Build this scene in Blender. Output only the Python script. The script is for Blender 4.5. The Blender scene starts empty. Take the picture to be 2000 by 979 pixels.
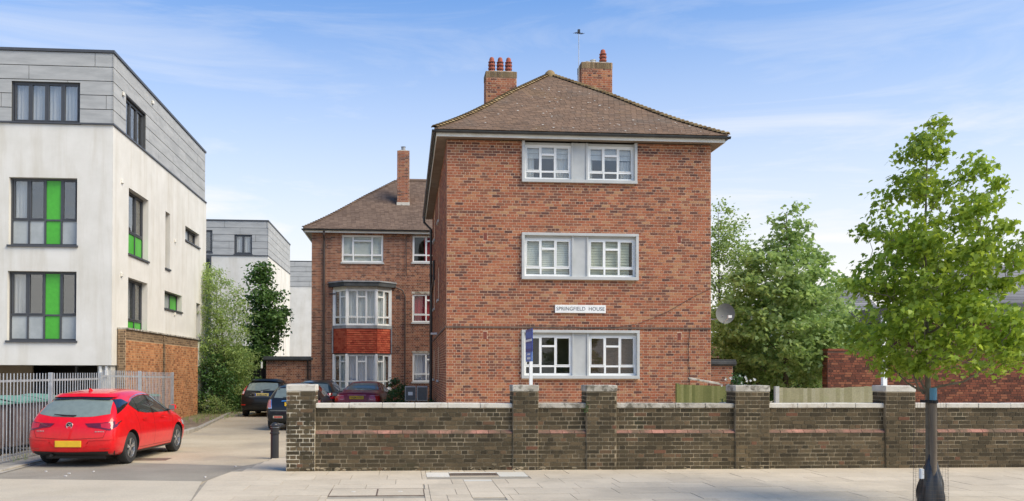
import bpy, bmesh, math, random
from mathutils import Vector, Matrix
from mathutils.bvhtree import BVHTree
random.seed(7)
R = math.radians
S = bpy.context.scene
COL = S.collection

# ---------------- camera ----------------
F, CX, HC, PITCH, YAW, ROLL = 1700.0, 920.0, 1.8, R(.6), R(-4.3), .003
CY = 725 - F*math.tan(PITCH)
cam = bpy.data.cameras.new('camera'); camo = bpy.data.objects.new('camera', cam); COL.objects.link(camo)
cam.sensor_width = 36; cam.lens = 36*F/2000
cam.shift_x = (1000-CX)/2000; cam.shift_y = (CY-489.5)/2000
cam.clip_start = .1; cam.clip_end = 3000
CM = Matrix.Rotation(YAW, 3, 'Z') @ Matrix.Rotation(math.pi/2+PITCH, 3, 'X') @ Matrix.Rotation(ROLL, 3, 'Z')
camo.matrix_world = Matrix.Translation((0, 0, HC)) @ CM.to_4x4()
S.camera = camo
CAM = Vector((0, 0, HC))

# ---------------- world, sun, exposure ----------------
SUN_EL, SUN_AZ = R(46), R(121)          # azimuth clockwise from +Y; the sun stands to the right, a little behind the camera
w = bpy.data.worlds.new('World'); S.world = w; w.use_nodes = True
nt = w.node_tree; N_ = nt.nodes; L_ = nt.links
bg = N_['Background']; bg.inputs['Strength'].default_value = .119
sky = N_.new('ShaderNodeTexSky'); sky.sky_type = 'NISHITA'; sky.sun_disc = False
sky.sun_elevation = SUN_EL; sky.sun_rotation = SUN_AZ
sky.air_density = 1.0; sky.dust_density = .6; sky.ozone_density = 1.6; sky.altitude = 50
tc = N_.new('ShaderNodeTexCoord')
mp = N_.new('ShaderNodeMapping'); mp.inputs['Scale'].default_value = (1.1, 1.1, 6.5); mp.inputs['Rotation'].default_value = (R(4), R(-5), 0)
L_.new(tc.outputs['Generated'], mp.inputs['Vector'])
no = N_.new('ShaderNodeTexNoise'); no.inputs['Scale'].default_value = 2.2; no.inputs['Detail'].default_value = 8; no.inputs['Roughness'].default_value = .6
no.inputs['Distortion'].default_value = .7
L_.new(mp.outputs['Vector'], no.inputs['Vector'])
cr = N_.new('ShaderNodeValToRGB'); cr.color_ramp.elements[0].position = .5; cr.color_ramp.elements[1].position = .72
cr.color_ramp.elements[0].color = (0, 0, 0, 1); cr.color_ramp.elements[1].color = (1, 1, 1, 1)
L_.new(no.outputs['Fac'], cr.inputs['Fac'])
sx = N_.new('ShaderNodeSeparateXYZ'); L_.new(tc.outputs['Generated'], sx.inputs['Vector'])
el = N_.new('ShaderNodeMapRange'); el.inputs['From Min'].default_value = -.02; el.inputs['From Max'].default_value = .46
el.inputs['To Min'].default_value = 1.3; el.inputs['To Max'].default_value = 0; L_.new(sx.outputs['Z'], el.inputs['Value'])
pw = N_.new('ShaderNodeMath'); pw.operation = 'POWER'; L_.new(el.outputs['Result'], pw.inputs[0]); pw.inputs[1].default_value = 1.15
m1 = N_.new('ShaderNodeMath'); m1.operation = 'MULTIPLY'; L_.new(cr.outputs['Color'], m1.inputs[0])
el2 = N_.new('ShaderNodeMapRange'); el2.inputs['From Min'].default_value = 0; el2.inputs['From Max'].default_value = .6
el2.inputs['To Min'].default_value = .34; el2.inputs['To Max'].default_value = .15; L_.new(sx.outputs['Z'], el2.inputs['Value'])
L_.new(el2.outputs['Result'], m1.inputs[1])
ad = N_.new('ShaderNodeMath'); ad.operation = 'ADD'; ad.use_clamp = True; L_.new(pw.outputs[0], ad.inputs[0]); L_.new(m1.outputs[0], ad.inputs[1])
hs = N_.new('ShaderNodeMix'); hs.data_type = 'RGBA'; hs.blend_type = 'MULTIPLY'; hs.inputs[0].default_value = 1
L_.new(sky.outputs['Color'], hs.inputs[6]); hs.inputs[7].default_value = (.38, 1.12, 1.75, 1)
mx = N_.new('ShaderNodeMix'); mx.data_type = 'RGBA'
L_.new(ad.outputs[0], mx.inputs[0]); L_.new(hs.outputs[2], mx.inputs[6]); mx.inputs[7].default_value = (8.0, 7.9, 7.7, 1)
L_.new(mx.outputs[2], bg.inputs['Color'])
sl = bpy.data.lights.new('sun', 'SUN'); sl.energy = 4.8; sl.angle = R(44); sl.color = (1, .85, .63)
so = bpy.data.objects.new('sun', sl); COL.objects.link(so)
sd = Vector((math.sin(SUN_AZ)*math.cos(SUN_EL), math.cos(SUN_AZ)*math.cos(SUN_EL), math.sin(SUN_EL)))
so.rotation_euler = sd.to_track_quat('Z', 'Y').to_euler()
S.view_settings.view_transform = 'Standard'; S.view_settings.look = 'None'; S.view_settings.exposure = .12; S.view_settings.gamma = 1
S.render.resolution_x = 1024; S.render.resolution_y = 501
try:
    S.cycles.use_denoising = True
    S.cycles.max_bounces = 8; S.cycles.transparent_max_bounces = 12
except Exception: pass

# ---------------- helpers ----------------
def tag(o, label=None, cat=None, group=None, kind=None):
    if label: o['label'] = label
    if cat: o['category'] = cat
    if group: o['group'] = group
    if kind: o['kind'] = kind
    return o
def empty(name, loc, rz=0, label=None, cat=None, group=None):
    o = bpy.data.objects.new(name, None); COL.objects.link(o); o.location = loc; o.rotation_euler = (0, 0, rz)
    o.empty_display_size = .1
    return tag(o, label, cat, group)
def wloc(o):
    v = Vector((0, 0, 0))
    while o is not None: v += o.location; o = o.parent
    return v
def copy_tree(o, parent=None):
    c = o.copy(); COL.objects.link(c)
    if parent: c.parent = parent
    for ch in list(o.children): copy_tree(ch, c)
    return c
def link(name, me, parent=None, loc=None):
    o = bpy.data.objects.new(name, me); COL.objects.link(o)
    if parent: o.parent = parent
    if loc is not None: o.location = loc
    return o
class MB:
    def __init__(s): s.v = []; s.f = []; s.m = []; s.k = 0
    def face(s, *ids): s.f.append(ids); s.m.append(s.k)
    def poly(s, pts):
        n = len(s.v); s.v += [tuple(p) for p in pts]; s.face(*range(n, n+len(pts)))
    def hexa(s, p):   # 8 points, bottom ring then top ring
        n = len(s.v); s.v += [tuple(q) for q in p]
        for f in ((3,2,1,0),(4,5,6,7),(0,1,5,4),(1,2,6,5),(2,3,7,6),(3,0,4,7)): s.face(*[n+i for i in f])
    def box(s, x0, x1, y0, y1, z0, z1):
        s.hexa([(x0,y0,z0),(x1,y0,z0),(x1,y1,z0),(x0,y1,z0),(x0,y0,z1),(x1,y0,z1),(x1,y1,z1),(x0,y1,z1)])
    def prism(s, pts, z0, z1):   # pts ccw in xy
        n = len(s.v); k = len(pts)
        s.v += [(p[0], p[1], z0) for p in pts] + [(p[0], p[1], z1) for p in pts]
        s.face(*range(n+k-1, n-1, -1)); s.face(*range(n+k, n+2*k))
        for i in range(k): j = (i+1) % k; s.face(n+i, n+j, n+k+j, n+k+i)
    def tube(s, pts, r, sides=8, cap=True):
        pts = [Vector(p) for p in pts]; n = len(pts)
        rs = r if isinstance(r, (list, tuple)) else [r]*n
        base = len(s.v); up = None
        for i, p in enumerate(pts):
            t = (pts[min(i+1, n-1)]-pts[max(i-1, 0)])
            t = t.normalized() if t.length > 1e-9 else Vector((0, 0, 1))
            if up is None:
                a = Vector((0, 0, 1)) if abs(t.z) < .9 else Vector((1, 0, 0)); up = t.cross(a).normalized()
            up = (up - t*up.dot(t)).normalized(); b = t.cross(up)
            for k in range(sides):
                a = 2*math.pi*k/sides; s.v.append(tuple(p+(up*math.cos(a)+b*math.sin(a))*rs[i]))
        for i in range(n-1):
            for k in range(sides):
                k2 = (k+1) % sides; a = base+i*sides
                s.face(a+k, a+k2, a+sides+k2, a+sides+k)
        if cap:
            s.face(*[base+k for k in range(sides-1, -1, -1)]); s.face(*[base+(n-1)*sides+k for k in range(sides)])
    def lathe(s, c, prof, sides=24, axis='z', cap=True):
        base = len(s.v); c = Vector(c)
        for r, z in prof:
            for k in range(sides):
                a = 2*math.pi*k/sides; x, y = r*math.cos(a), r*math.sin(a)
                if axis == 'z': s.v.append((c.x+x, c.y+y, c.z+z))
                elif axis == 'y': s.v.append((c.x+x, c.y+z, c.z+y))
                else: s.v.append((c.x+z, c.y+x, c.z+y))
        for i in range(len(prof)-1):
            for k in range(sides):
                k2 = (k+1) % sides; a = base+i*sides
                s.face(a+k, a+k2, a+sides+k2, a+sides+k)
        if cap: s.face(*[base+k for k in range(sides-1, -1, -1)]); s.face(*[base+(len(prof)-1)*sides+k for k in range(sides)])
    def grid(s, P):
        n = len(s.v); nu = len(P); nv = len(P[0])
        for row in P: s.v += [tuple(p) for p in row]
        for i in range(nu-1):
            for j in range(nv-1): s.face(n+i*nv+j, n+i*nv+j+1, n+(i+1)*nv+j+1, n+(i+1)*nv+j)
    def build(s, name, mats, parent=None, world=True, smooth=False, origin=None, bevel=0, fix=False):
        me = bpy.data.meshes.new(name)
        off = wloc(parent) if (world and parent) else Vector((0, 0, 0))
        if origin is not None: off = off + Vector(origin) if not world else Vector(origin)
        v = [(a-off.x, b-off.y, c-off.z) for a, b, c in s.v] if off.length > 0 else s.v
        me.from_pydata(v, [], s.f)
        for m in (mats if isinstance(mats, (list, tuple)) else [mats]): me.materials.append(m)
        if isinstance(mats, (list, tuple)) and len(mats) > 1: me.polygons.foreach_set('material_index', s.m)
        if fix or bevel:
            bm = bmesh.new(); bm.from_mesh(me); bmesh.ops.recalc_face_normals(bm, faces=bm.faces)
            if bevel: bmesh.ops.bevel(bm, geom=[e for e in bm.edges if e.is_manifold and e.calc_face_angle(0) > .6], offset=bevel, segments=1, affect='EDGES', clamp_overlap=True)
            bm.to_mesh(me); bm.free()
        if smooth:
            me.polygons.foreach_set('use_smooth', [True]*len(me.polygons))
            if smooth != 'all':
                try: me.set_sharp_from_angle(angle=R(38))
                except Exception: pass
        me.update()
        o = link(name, me, parent)
        if origin is not None: o.location = Vector(origin) - (wloc(parent) if (world and parent) else Vector((0, 0, 0)))
        return o
class Fr:    # a wall plane: origin, direction along it; outward is to the right-hand side of -direction
    def __init__(s, O, ang=0): s.O = Vector(O); s.a = ang; s.U = Vector((math.cos(ang), math.sin(ang), 0)); s.N = Vector((s.U.y, -s.U.x, 0))
    def p(s, u, z, d=0): return s.O + s.U*u + s.N*d + Vector((0, 0, z))
    def box(s, mb, u0, u1, z0, z1, d0, d1):
        mb.hexa([s.p(u0,z0,d1), s.p(u1,z0,d1), s.p(u1,z0,d0), s.p(u0,z0,d0), s.p(u0,z1,d1), s.p(u1,z1,d1), s.p(u1,z1,d0), s.p(u0,z1,d0)])
    def quad(s, mb, u0, u1, z0, z1, d): mb.poly([s.p(u0,z0,d), s.p(u1,z0,d), s.p(u1,z1,d), s.p(u0,z1,d)])
def panel(mb, fr, u0, u1, z0, z1, ops, reveal=.12, top_u=None):
    us = sorted({u0, u1, *[min(max(o[i], u0), u1) for o in ops for i in (0, 1)]}); zs = sorted({z0, z1, *[min(max(o[i], z0), z1) for o in ops for i in (2, 3)]})
    for a, b in zip(us, us[1:]):
        for c, d in zip(zs, zs[1:]):
            if any(o[0]-1e-6 <= a and b <= o[1]+1e-6 and o[2]-1e-6 <= c and d <= o[3]+1e-6 for o in ops): continue
            fr.quad(mb, a, b, c, d, 0)
    for a, b, c, d in ops:
        mb.poly([fr.p(a,c), fr.p(a,d), fr.p(a,d,-reveal), fr.p(a,c,-reveal)]); mb.poly([fr.p(b,d), fr.p(b,c), fr.p(b,c,-reveal), fr.p(b,d,-reveal)])
        mb.poly([fr.p(b,c), fr.p(a,c), fr.p(a,c,-reveal), fr.p(b,c,-reveal)]); mb.poly([fr.p(a,d), fr.p(b,d), fr.p(b,d,-reveal), fr.p(a,d,-reveal)])

# ---------------- materials ----------------
def lin(c):
    f = lambda v: v/12.92 if v <= .04045 else ((v+.055)/1.055)**2.4
    return tuple(f(x/255) for x in c)
def _mat(name):
    m = bpy.data.materials.new(name); m.use_nodes = True; n = m.node_tree.nodes; l = m.node_tree.links
    return m, n, l, n['Principled BSDF']
def _noise(n, l, scale, detail=4, rough=.55, stretch=None, coord='pos', dist=0):
    if coord == 'pos': g = n.new('ShaderNodeNewGeometry').outputs['Position']
    else: g = n.new('ShaderNodeTexCoord').outputs['Object']
    if stretch:
        mp = n.new('ShaderNodeMapping'); mp.inputs['Scale'].default_value = stretch; l.new(g, mp.inputs['Vector']); g = mp.outputs['Vector']
    t = n.new('ShaderNodeTexNoise'); t.inputs['Scale'].default_value = scale; t.inputs['Detail'].default_value = detail; t.inputs['Roughness'].default_value = rough
    t.inputs['Distortion'].default_value = dist
    l.new(g, t.inputs['Vector']); return t.outputs['Fac']
def _ramp(n, l, fac, stops):
    r = n.new('ShaderNodeValToRGB'); e = r.color_ramp.elements
    while len(e) < len(stops): e.new(.5)
    for i, (p, c) in enumerate(stops): e[i].position = p; e[i].color = (*c[:3], 1) if not isinstance(c, (int, float)) else (c, c, c, 1)
    l.new(fac, r.inputs['Fac']); return r.outputs['Color']
def _mix(n, l, fac, a, b, mode='MIX'):
    m = n.new('ShaderNodeMix'); m.data_type = 'RGBA'; m.blend_type = mode
    for i, v in ((0, fac), (6, a), (7, b)):
        if hasattr(v, 'links') or isinstance(v, bpy.types.NodeSocket): l.new(v, m.inputs[i])
        elif isinstance(v, (int, float)): m.inputs[i].default_value = v
        else: m.inputs[i].default_value = (*v[:3], 1)
    return m.outputs[2]
def _bump(n, l, p, fac, strength, dist=.01):
    b = n.new('ShaderNodeBump'); b.inputs['Strength'].default_value = strength; b.inputs['Distance'].default_value = dist
    l.new(fac, b.inputs['Height']); l.new(b.outputs['Normal'], p.inputs['Normal'])
def noisy(name, c1, c2, scale=3, rough=.8, bump=0, bscale=60, stretch=None, metal=0, lo=.35, hi=.65, stain=None, fine=None, coat=0, spec=.5, coord='pos'):
    m, n, l, p = _mat(name)
    col = _ramp(n, l, _noise(n, l, scale, 5, .6, stretch, coord), [(lo, c1), (hi, c2)])
    if fine: col = _mix(n, l, fine[1], col, _ramp(n, l, _noise(n, l, fine[0], 3, .7, None, coord), [(.3, .25), (.7, 1.6)]), 'MULTIPLY')
    if stain:   # (colour, scale, stretch, lo, hi, amount)
        f = _ramp(n, l, _noise(n, l, stain[1], 6, .65, stain[2], coord, .4), [(stain[3], 0.), (stain[4], stain[5])])
        col = _mix(n, l, f, col, stain[0])
    l.new(col, p.inputs['Base Color']); p.inputs['Roughness'].default_value = rough; p.inputs['Metallic'].default_value = metal
    p.inputs['Coat Weight'].default_value = coat; p.inputs['Specular IOR Level'].default_value = spec
    if bump: _bump(n, l, p, _noise(n, l, bscale, 4, .6, None, coord), bump)
    return m
def _rnd(n, l):
    g = n.new('ShaderNodeNewGeometry'); oi = n.new('ShaderNodeObjectInfo'); a = n.new('ShaderNodeMath'); a.operation = 'ADD'
    l.new(g.outputs['Random Per Island'], a.inputs[0]); l.new(oi.outputs['Random'], a.inputs[1])
    b = n.new('ShaderNodeMath'); b.operation = 'FRACT'; l.new(a.outputs[0], b.inputs[0]); return b.outputs[0]
def brickm(name, stops, rough=.88, patch=None, grain=.5, bump=.5, patch2=None, bscale=70, big=.25):
    m, n, l, p = _mat(name)
    col = _ramp(n, l, _rnd(n, l), stops)
    col = _mix(n, l, grain, col, _ramp(n, l, _noise(n, l, 38, 4, .7), [(.25, .5), (.75, 1.5)]), 'MULTIPLY')
    col = _mix(n, l, big, col, _ramp(n, l, _noise(n, l, .9, 3, .6), [(.3, .55), (.7, 1.45)]), 'MULTIPLY')
    for q in (patch, patch2):
        if q:  # colour, scale, lo, hi, amount
            col = _mix(n, l, _ramp(n, l, _noise(n, l, q[1], 6, .7, q[5] if len(q) > 5 else None, 'pos', .5), [(q[2], 0.), (q[3], q[4])]), col, q[0])
    l.new(col, p.inputs['Base Color']); p.inputs['Roughness'].default_value = rough; p.inputs['Specular IOR Level'].default_value = .25
    _bump(n, l, p, _noise(n, l, bscale, 5, .65), bump, .006)
    return m
def plain(name, c, rough=.5, metal=0, coat=0, spec=.5, crough=.03):
    m, n, l, p = _mat(name)
    f = _noise(n, l, 9, 4, .6, None, 'obj')
    l.new(_ramp(n, l, f, [(.3, tuple(x*.9 for x in c)), (.7, tuple(min(1, x*1.08) for x in c))]), p.inputs['Base Color'])
    p.inputs['Roughness'].default_value = rough; p.inputs['Metallic'].default_value = metal; p.inputs['Specular IOR Level'].default_value = spec
    p.inputs['Coat Weight'].default_value = coat; p.inputs['Coat Roughness'].default_value = crough
    return m
def glassm(name, tint=(.8, .85, .85), refl=1.5, rough=.01, wav=.02, body=None, bamt=0):
    m = bpy.data.materials.new(name); m.use_nodes = True; n = m.node_tree.nodes; l = m.node_tree.links; n.clear()
    o = n.new('ShaderNodeOutputMaterial'); t = n.new('ShaderNodeBsdfTransparent'); t.inputs['Color'].default_value = (*tint, 1)
    g = n.new('ShaderNodeBsdfGlossy'); g.inputs['Roughness'].default_value = rough
    f0 = ((refl-1)/(refl+1))**2; lw = n.new('ShaderNodeLayerWeight'); lw.inputs['Blend'].default_value = .5
    fp = n.new('ShaderNodeMath'); fp.operation = 'POWER'; fp.inputs[1].default_value = 5; l.new(lw.outputs['Facing'], fp.inputs[0])
    fr = n.new('ShaderNodeMapRange'); fr.inputs['To Min'].default_value = f0; fr.inputs['To Max'].default_value = 1; l.new(fp.outputs[0], fr.inputs['Value'])
    b = n.new('ShaderNodeBump'); b.inputs['Strength'].default_value = wav; b.inputs['Distance'].default_value = .1
    l.new(_noise(n, l, 1.6, 2), b.inputs['Height']); l.new(b.outputs['Normal'], g.inputs['Normal'])
    mx = n.new('ShaderNodeMixShader'); l.new(fr.outputs[0], mx.inputs[0]); l.new(t.outputs[0], mx.inputs[1]); l.new(g.outputs[0], mx.inputs[2])
    out = mx.outputs[0]
    if body:
        d = n.new('ShaderNodeBsdfDiffuse'); d.inputs['Color'].default_value = (*body, 1)
        m2 = n.new('ShaderNodeMixShader'); m2.inputs[0].default_value = bamt; l.new(t.outputs[0], m2.inputs[1]); l.new(d.outputs[0], m2.inputs[2]); l.new(m2.outputs[0], mx.inputs[1])
    l.new(out, o.inputs['Surface']); return m
def leafm(name, cols, trans=.45, tcol=(.22, .42, .03)):
    m, n, l, p = _mat(name)
    r = _rnd(n, l); col = _ramp(n, l, r, [(i/(len(cols)-1), c) for i, c in enumerate(cols)])
    col = _mix(n, l, .5, col, _ramp(n, l, _noise(n, l, 1.3, 3), [(.3, .55), (.7, 1.5)]), 'MULTIPLY')
    l.new(col, p.inputs['Base Color']); p.inputs['Roughness'].default_value = .45; p.inputs['Specular IOR Level'].default_value = .4
    t = n.new('ShaderNodeBsdfTranslucent'); l.new(_mix(n, l, .5, tcol, col), t.inputs['Color'])
    mx = n.new('ShaderNodeMixShader'); mx.inputs[0].default_value = trans
    l.new(p.outputs[0], mx.inputs[1]); l.new(t.outputs[0], mx.inputs[2]); l.new(mx.outputs[0], n['Material Output'].inputs['Surface'])
    return m

# ---------------- bricks ----------------
_bm = {}
def lay(u0, u1, z0, z1, course=.075, bl=.225, bond='stretcher', ops=(), joint=.015, i0=0):
    out = []; i = i0; z = z0
    while z < z1-.02:
        zt = min(z+course, z1); rnd = random.Random(i*31+7)
        if bond == 'stretcher': seq = [bl]; st = -(i % 2)*bl/2
        elif bond == 'garden': hd = i % 5 == 0; seq = [bl/2] if hd else [bl]; st = -(bl/4 if hd else (i % 2)*bl/2)
        elif bond == 'flemish': seq = [bl, bl/2]; st = -(i % 2)*bl*.75
        elif bond == 'english': hd = i % 2; seq = [bl/2] if hd else [bl]; st = -(bl/4 if hd else 0)
        elif bond == 'soldier': seq = [course]; st = 0
        elif bond == 'mixed': k = i % 4; seq = ([bl/2], [bl], [bl, bl/2], [bl])[k]; st = -(bl/4, 0, bl*.6, bl/2)[k]
        u = u0+st; k = 0
        while u < u1-.02:
            a, b = max(u, u0), min(u+seq[k % len(seq)], u1); u += seq[k % len(seq)]; k += 1
            if b-a < .03: continue
            segs = [(a, b)]; zc = (z+zt)/2
            for o in ops:
                if o[2] < zc < o[3]:
                    ns = []
                    for s0, s1 in segs:
                        if o[1] <= s0 or o[0] >= s1: ns.append((s0, s1)); continue
                        if o[0]-s0 > .03: ns.append((s0, o[0]))
                        if s1-o[1] > .03: ns.append((o[1], s1))
                    segs = ns
            for s0, s1 in segs: out.append((s0+joint/2, s1-joint/2, z+joint/2, zt-joint/2, abs((s1-s0)-bl) < 1e-4 or abs((s1-s0)-bl/2) < 1e-4))
        z += course; i += 1
    return out
def brick_mesh(L, H, D, m, jag=0):
    key = (round(L, 3), round(H, 3), round(D, 3), m.name)
    if key not in _bm:
        mb = MB(); c = .003
        mb.hexa([(-L/2,-D,-H/2),(L/2,-D,-H/2),(L/2,.01,-H/2),(-L/2,.01,-H/2),(-L/2,-D,H/2),(L/2,-D,H/2),(L/2,.01,H/2),(-L/2,.01,H/2)])
        me = bpy.data.meshes.new('brick'); me.from_pydata(mb.v, [], mb.f); me.materials.append(m); _bm[key] = me
    return _bm[key]
def bricks(rects, fr, m, parent, proud=.006, single=300, name='brick', rough=.0015, d=0, joined='brickwork'):
    rects = [r for r in rects if r[1]-r[0] > .015]
    po = wloc(parent)
    full = sorted([r for r in rects if r[4]], key=lambda r: (fr.p(r[0], r[2])-CAM).length)[:single]
    fs = set(full)
    for r in full:
        o = bpy.data.objects.new(name, brick_mesh(r[1]-r[0], r[3]-r[2], proud, m)); COL.objects.link(o); o.parent = parent
        q = random.uniform(-rough, rough)
        o.location = fr.p((r[0]+r[1])/2, (r[2]+r[3])/2, d+q)-po; o.rotation_euler = (random.uniform(-.008, .008), random.uniform(-.004, .004), fr.a)
    mb = MB()
    for r in rects:
        if r in fs: continue
        a = proud+d+random.uniform(-rough, rough); n = len(mb.v); u0, u1, z0, z1 = r[:4]
        mb.v += [tuple(fr.p(*q)) for q in ((u0,z0,a),(u1,z0,a),(u1,z1,a),(u0,z1,a),(u0,z0,d-.004),(u1,z0,d-.004),(u1,z1,d-.004),(u0,z1,d-.004))]
        for f in ((0,1,2,3),(0,4,5,1),(1,5,6,2),(2,6,7,3),(3,7,4,0)): mb.face(*[n+i for i in f])
    if mb.v:
        o = mb.build(joined, m, parent); o['kind'] = 'stuff'; return o
# ---------------- shared materials ----------------
M = {}
M['brick'] = brickm('red facing brick', [(0, (.11,.053,.042)), (.12, (.19,.083,.055)), (.3, (.27,.105,.058)), (.5, (.33,.108,.056)), (.75, (.37,.14,.07)), (.92, (.4,.18,.09)), (1, (.4,.23,.12))], patch=((.5,.27,.16), 1.1, .56, .75, .45), patch2=((.15,.085,.06), 1.0, .55, .78, .4, (1.6,1.6,.3)))
M['mortar'] = noisy('lime mortar', (.58,.39,.26), (.7,.49,.34), 5, .95, .3)
M['brick_rear'] = brickm('rear wing brick', [(0, (.12,.055,.04)), (.2, (.19,.08,.05)), (.5, (.275,.11,.064)), (.8, (.335,.145,.082)), (1, (.38,.19,.11))])
M['mortar_rear'] = noisy('grey mortar', (.4,.32,.24), (.52,.43,.33), 5, .95, .3)
M['brick_old'] = brickm('sooty stock brick', [(0, (.045,.036,.022)), (.25, (.064,.05,.029)), (.5, (.08,.062,.036)), (.75, (.1,.076,.044)), (.94, (.13,.095,.053)), (1, (.15,.07,.042))],
    patch=((.22,.16,.075), .9, .58, .78, .4), patch2=((.045,.055,.028), 1.6, .55, .75, .5), bump=.9)
M['mortar_old'] = noisy('weathered mortar', (.16,.13,.08), (.47,.38,.25), 1.6, .95, .4, lo=.42, hi=.68)
M['brick_pink'] = brickm('pink plinth brick', [(0, (.2,.11,.085)), (.5, (.32,.155,.12)), (1, (.44,.22,.17))], patch=((.12,.09,.06), 1.6, .38, .56, .9))
M['brick_orange'] = brickm('orange brick', [(0, (.24,.1,.045)), (.4, (.45,.19,.08)), (1, (.58,.29,.13))], patch=((.2,.13,.07), 1.5, .5, .7, .5))
M['brick_dull'] = brickm('dull wall cap brick', [(0, (.12,.08,.05)), (1, (.28,.2,.12))])
M['mortar_orange'] = noisy('orange mortar', (.42,.27,.15), (.55,.4,.24), 5, .95)
M['brick_dark'] = brickm('dark red brick', [(0, (.08,.034,.024)), (.4, (.15,.052,.032)), (.8, (.22,.075,.042)), (1, (.27,.11,.06))])
M['mortar_dark'] = noisy('dark mortar', (.12,.07,.05), (.2,.12,.085), 5, .95)
M['airbrick'] = plain('clay air brick', (.2,.055,.035), .8)
M['string'] = noisy('lead string course', (.09,.07,.055), (.19,.12,.085), 4, .8)
M['grey_frame'] = noisy('pale grey window paint', (.44,.455,.44), (.52,.535,.52), 2, .45, stain=((.34,.36,.32), 3, (1,1,.3), .6, .8, .4))
M['white_frame'] = noisy('white window paint', (.78,.79,.76), (.86,.87,.85), 3, .35)
M['white_soft'] = noisy('white plaster board', (.7,.69,.64), (.8,.79,.75), 3, .6)
M['glass'] = glassm('window glass', (.93,.95,.94), 1.5)
M['glass_sky'] = glassm('upper window glass', (.93,.94,.93), 1.9)
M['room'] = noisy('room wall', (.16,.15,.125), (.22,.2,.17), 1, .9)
M['reflect_brown'] = noisy('brown pane reflection', (.1,.058,.04), (.15,.085,.06), 3, .8, stretch=(1,1,8))  # colour of a brown reflection, put on slats behind the pane
M['curtain'] = noisy('white curtain', (.72,.73,.72), (.84,.84,.82), 5, .85, stretch=(4,4,.3))
M['curtain_grey'] = noisy('lilac grey curtain', (.4,.4,.5), (.62,.62,.7), 2.5, .85, stretch=(2,2,.3))
M['curtain_red'] = noisy('red curtain', (.32,.02,.04), (.5,.05,.07), 3, .85, stretch=(2,2,.2))
M['net'] = noisy('net curtain', (.5,.52,.55), (.7,.71,.74), 3, .9, stretch=(4,4,.2))
M['blind'] = noisy('cream blind', (.78,.78,.71), (.86,.86,.8), 4, .7)
M['blind_green'] = noisy('creased blind', (.55,.56,.44), (.68,.68,.56), 2, .8)
M['gutter'] = noisy('dark gutter', (.03,.034,.036), (.06,.065,.065), 3, .45)
M['fascia'] = noisy('cream fascia', (.68,.66,.58), (.78,.76,.68), 3, .5)
M['soffit'] = noisy('brown soffit', (.2,.16,.12), (.28,.22,.17), 2, .8)
M['pipe'] = plain('black iron pipe', (.025,.025,.027), .4)
M['pipe_brown'] = plain('brown iron pipe', (.06,.04,.035), .5)
M['tile'] = brickm('mossy plain tile', [(0, (.14,.095,.064)), (.5, (.18,.118,.078)), (1, (.22,.143,.092))],
    patch=((.3,.2,.08), .8, .58, .8, .4), patch2=((.125,.11,.09), .6, .5, .72, .6), big=.25)
M['tile_lichen'] = brickm('lichened hip tile', [(0, (.15,.1,.05)), (.5, (.26,.185,.09)), (1, (.33,.25,.13))])
M['tile_rear'] = brickm('brown plain tile', [(0, (.115,.078,.057)), (.5, (.145,.1,.073)), (1, (.175,.122,.088))], patch=((.24,.2,.12), 1.2, .6, .8, .4))
M['tile_red'] = brickm('red hung tile', [(0, (.32,.055,.03)), (.5, (.42,.08,.042)), (1, (.5,.12,.06))], big=.1)
M['lichen'] = noisy('white lichen', (.55,.55,.5), (.7,.7,.65), 5, .9)
M['terracotta'] = plain('terracotta pot', (.36,.1,.06), .8)
M['dark'] = plain('dark void', (.012,.012,.012), .9)
M['lead'] = noisy('lead flashing', (.2,.21,.22), (.32,.33,.34), 4, .55)
M['felt'] = noisy('bitumen roof edge', (.035,.04,.042), (.06,.066,.07), 4, .7)
M['metal_grey'] = noisy('galvanised steel', (.36,.38,.4), (.48,.5,.52), 6, .45, metal=.35)
M['concrete'] = noisy('cast concrete', (.42,.41,.37), (.55,.54,.49), 4, .9, .2)
M['coping_white'] = noisy('white painted coping', (.5,.47,.4), (.64,.61,.53), 3, .8, .3, 30, stain=((.25,.2,.15), 5, None, .54, .7, .75))
M['coping_old'] = noisy('weathered coping', (.36,.33,.27), (.52,.49,.42), 5, .9, .5, 30, stain=((.1,.09,.065), 6, None, .47, .6, .85))
M['anodised'] = plain('dark grey window frame', (.065,.07,.078), .45)
M['text'] = plain('dark lettering', (.05,.05,.055), .6)

def sheet(fr, u0, u1, z0, z1, d, folds, amp, m, name, parent, seed=0):
    mb = MB(); n = max(6, int(folds*6)); rnd = random.Random(seed); P = []
    ph = rnd.uniform(0, 6)
    for i in range(n+1):
        t = i/n; u = u0+(u1-u0)*t
        P.append([fr.p(u+.3*amp*math.sin(2.3*math.pi*folds*t+ph)*(k/3), z0+(z1-z0)*k/3, d+amp*math.sin(2*math.pi*folds*t+ph+.4*math.sin(5*t))*(1-.25*k/3)) for k in range(4)])
    mb.grid(P); return mb.build(name, m, parent, smooth='all')
def blind(fr, u0, u1, z0, z1, d, m, parent, pitch=.05):
    mb = MB(); z = z0; rnd = random.Random(int(u0*100))
    while z < z1:
        a = fr.p(u0, z, d+.014); b = fr.p(u1, z+rnd.uniform(-.002, .002), d+.014); c = fr.p(u1, z+pitch*.98, d-.01); e = fr.p(u0, z+pitch*.98, d-.01)
        mb.poly([a, b, c, e]); z += pitch
    return mb.build('blind', m, parent)
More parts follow.
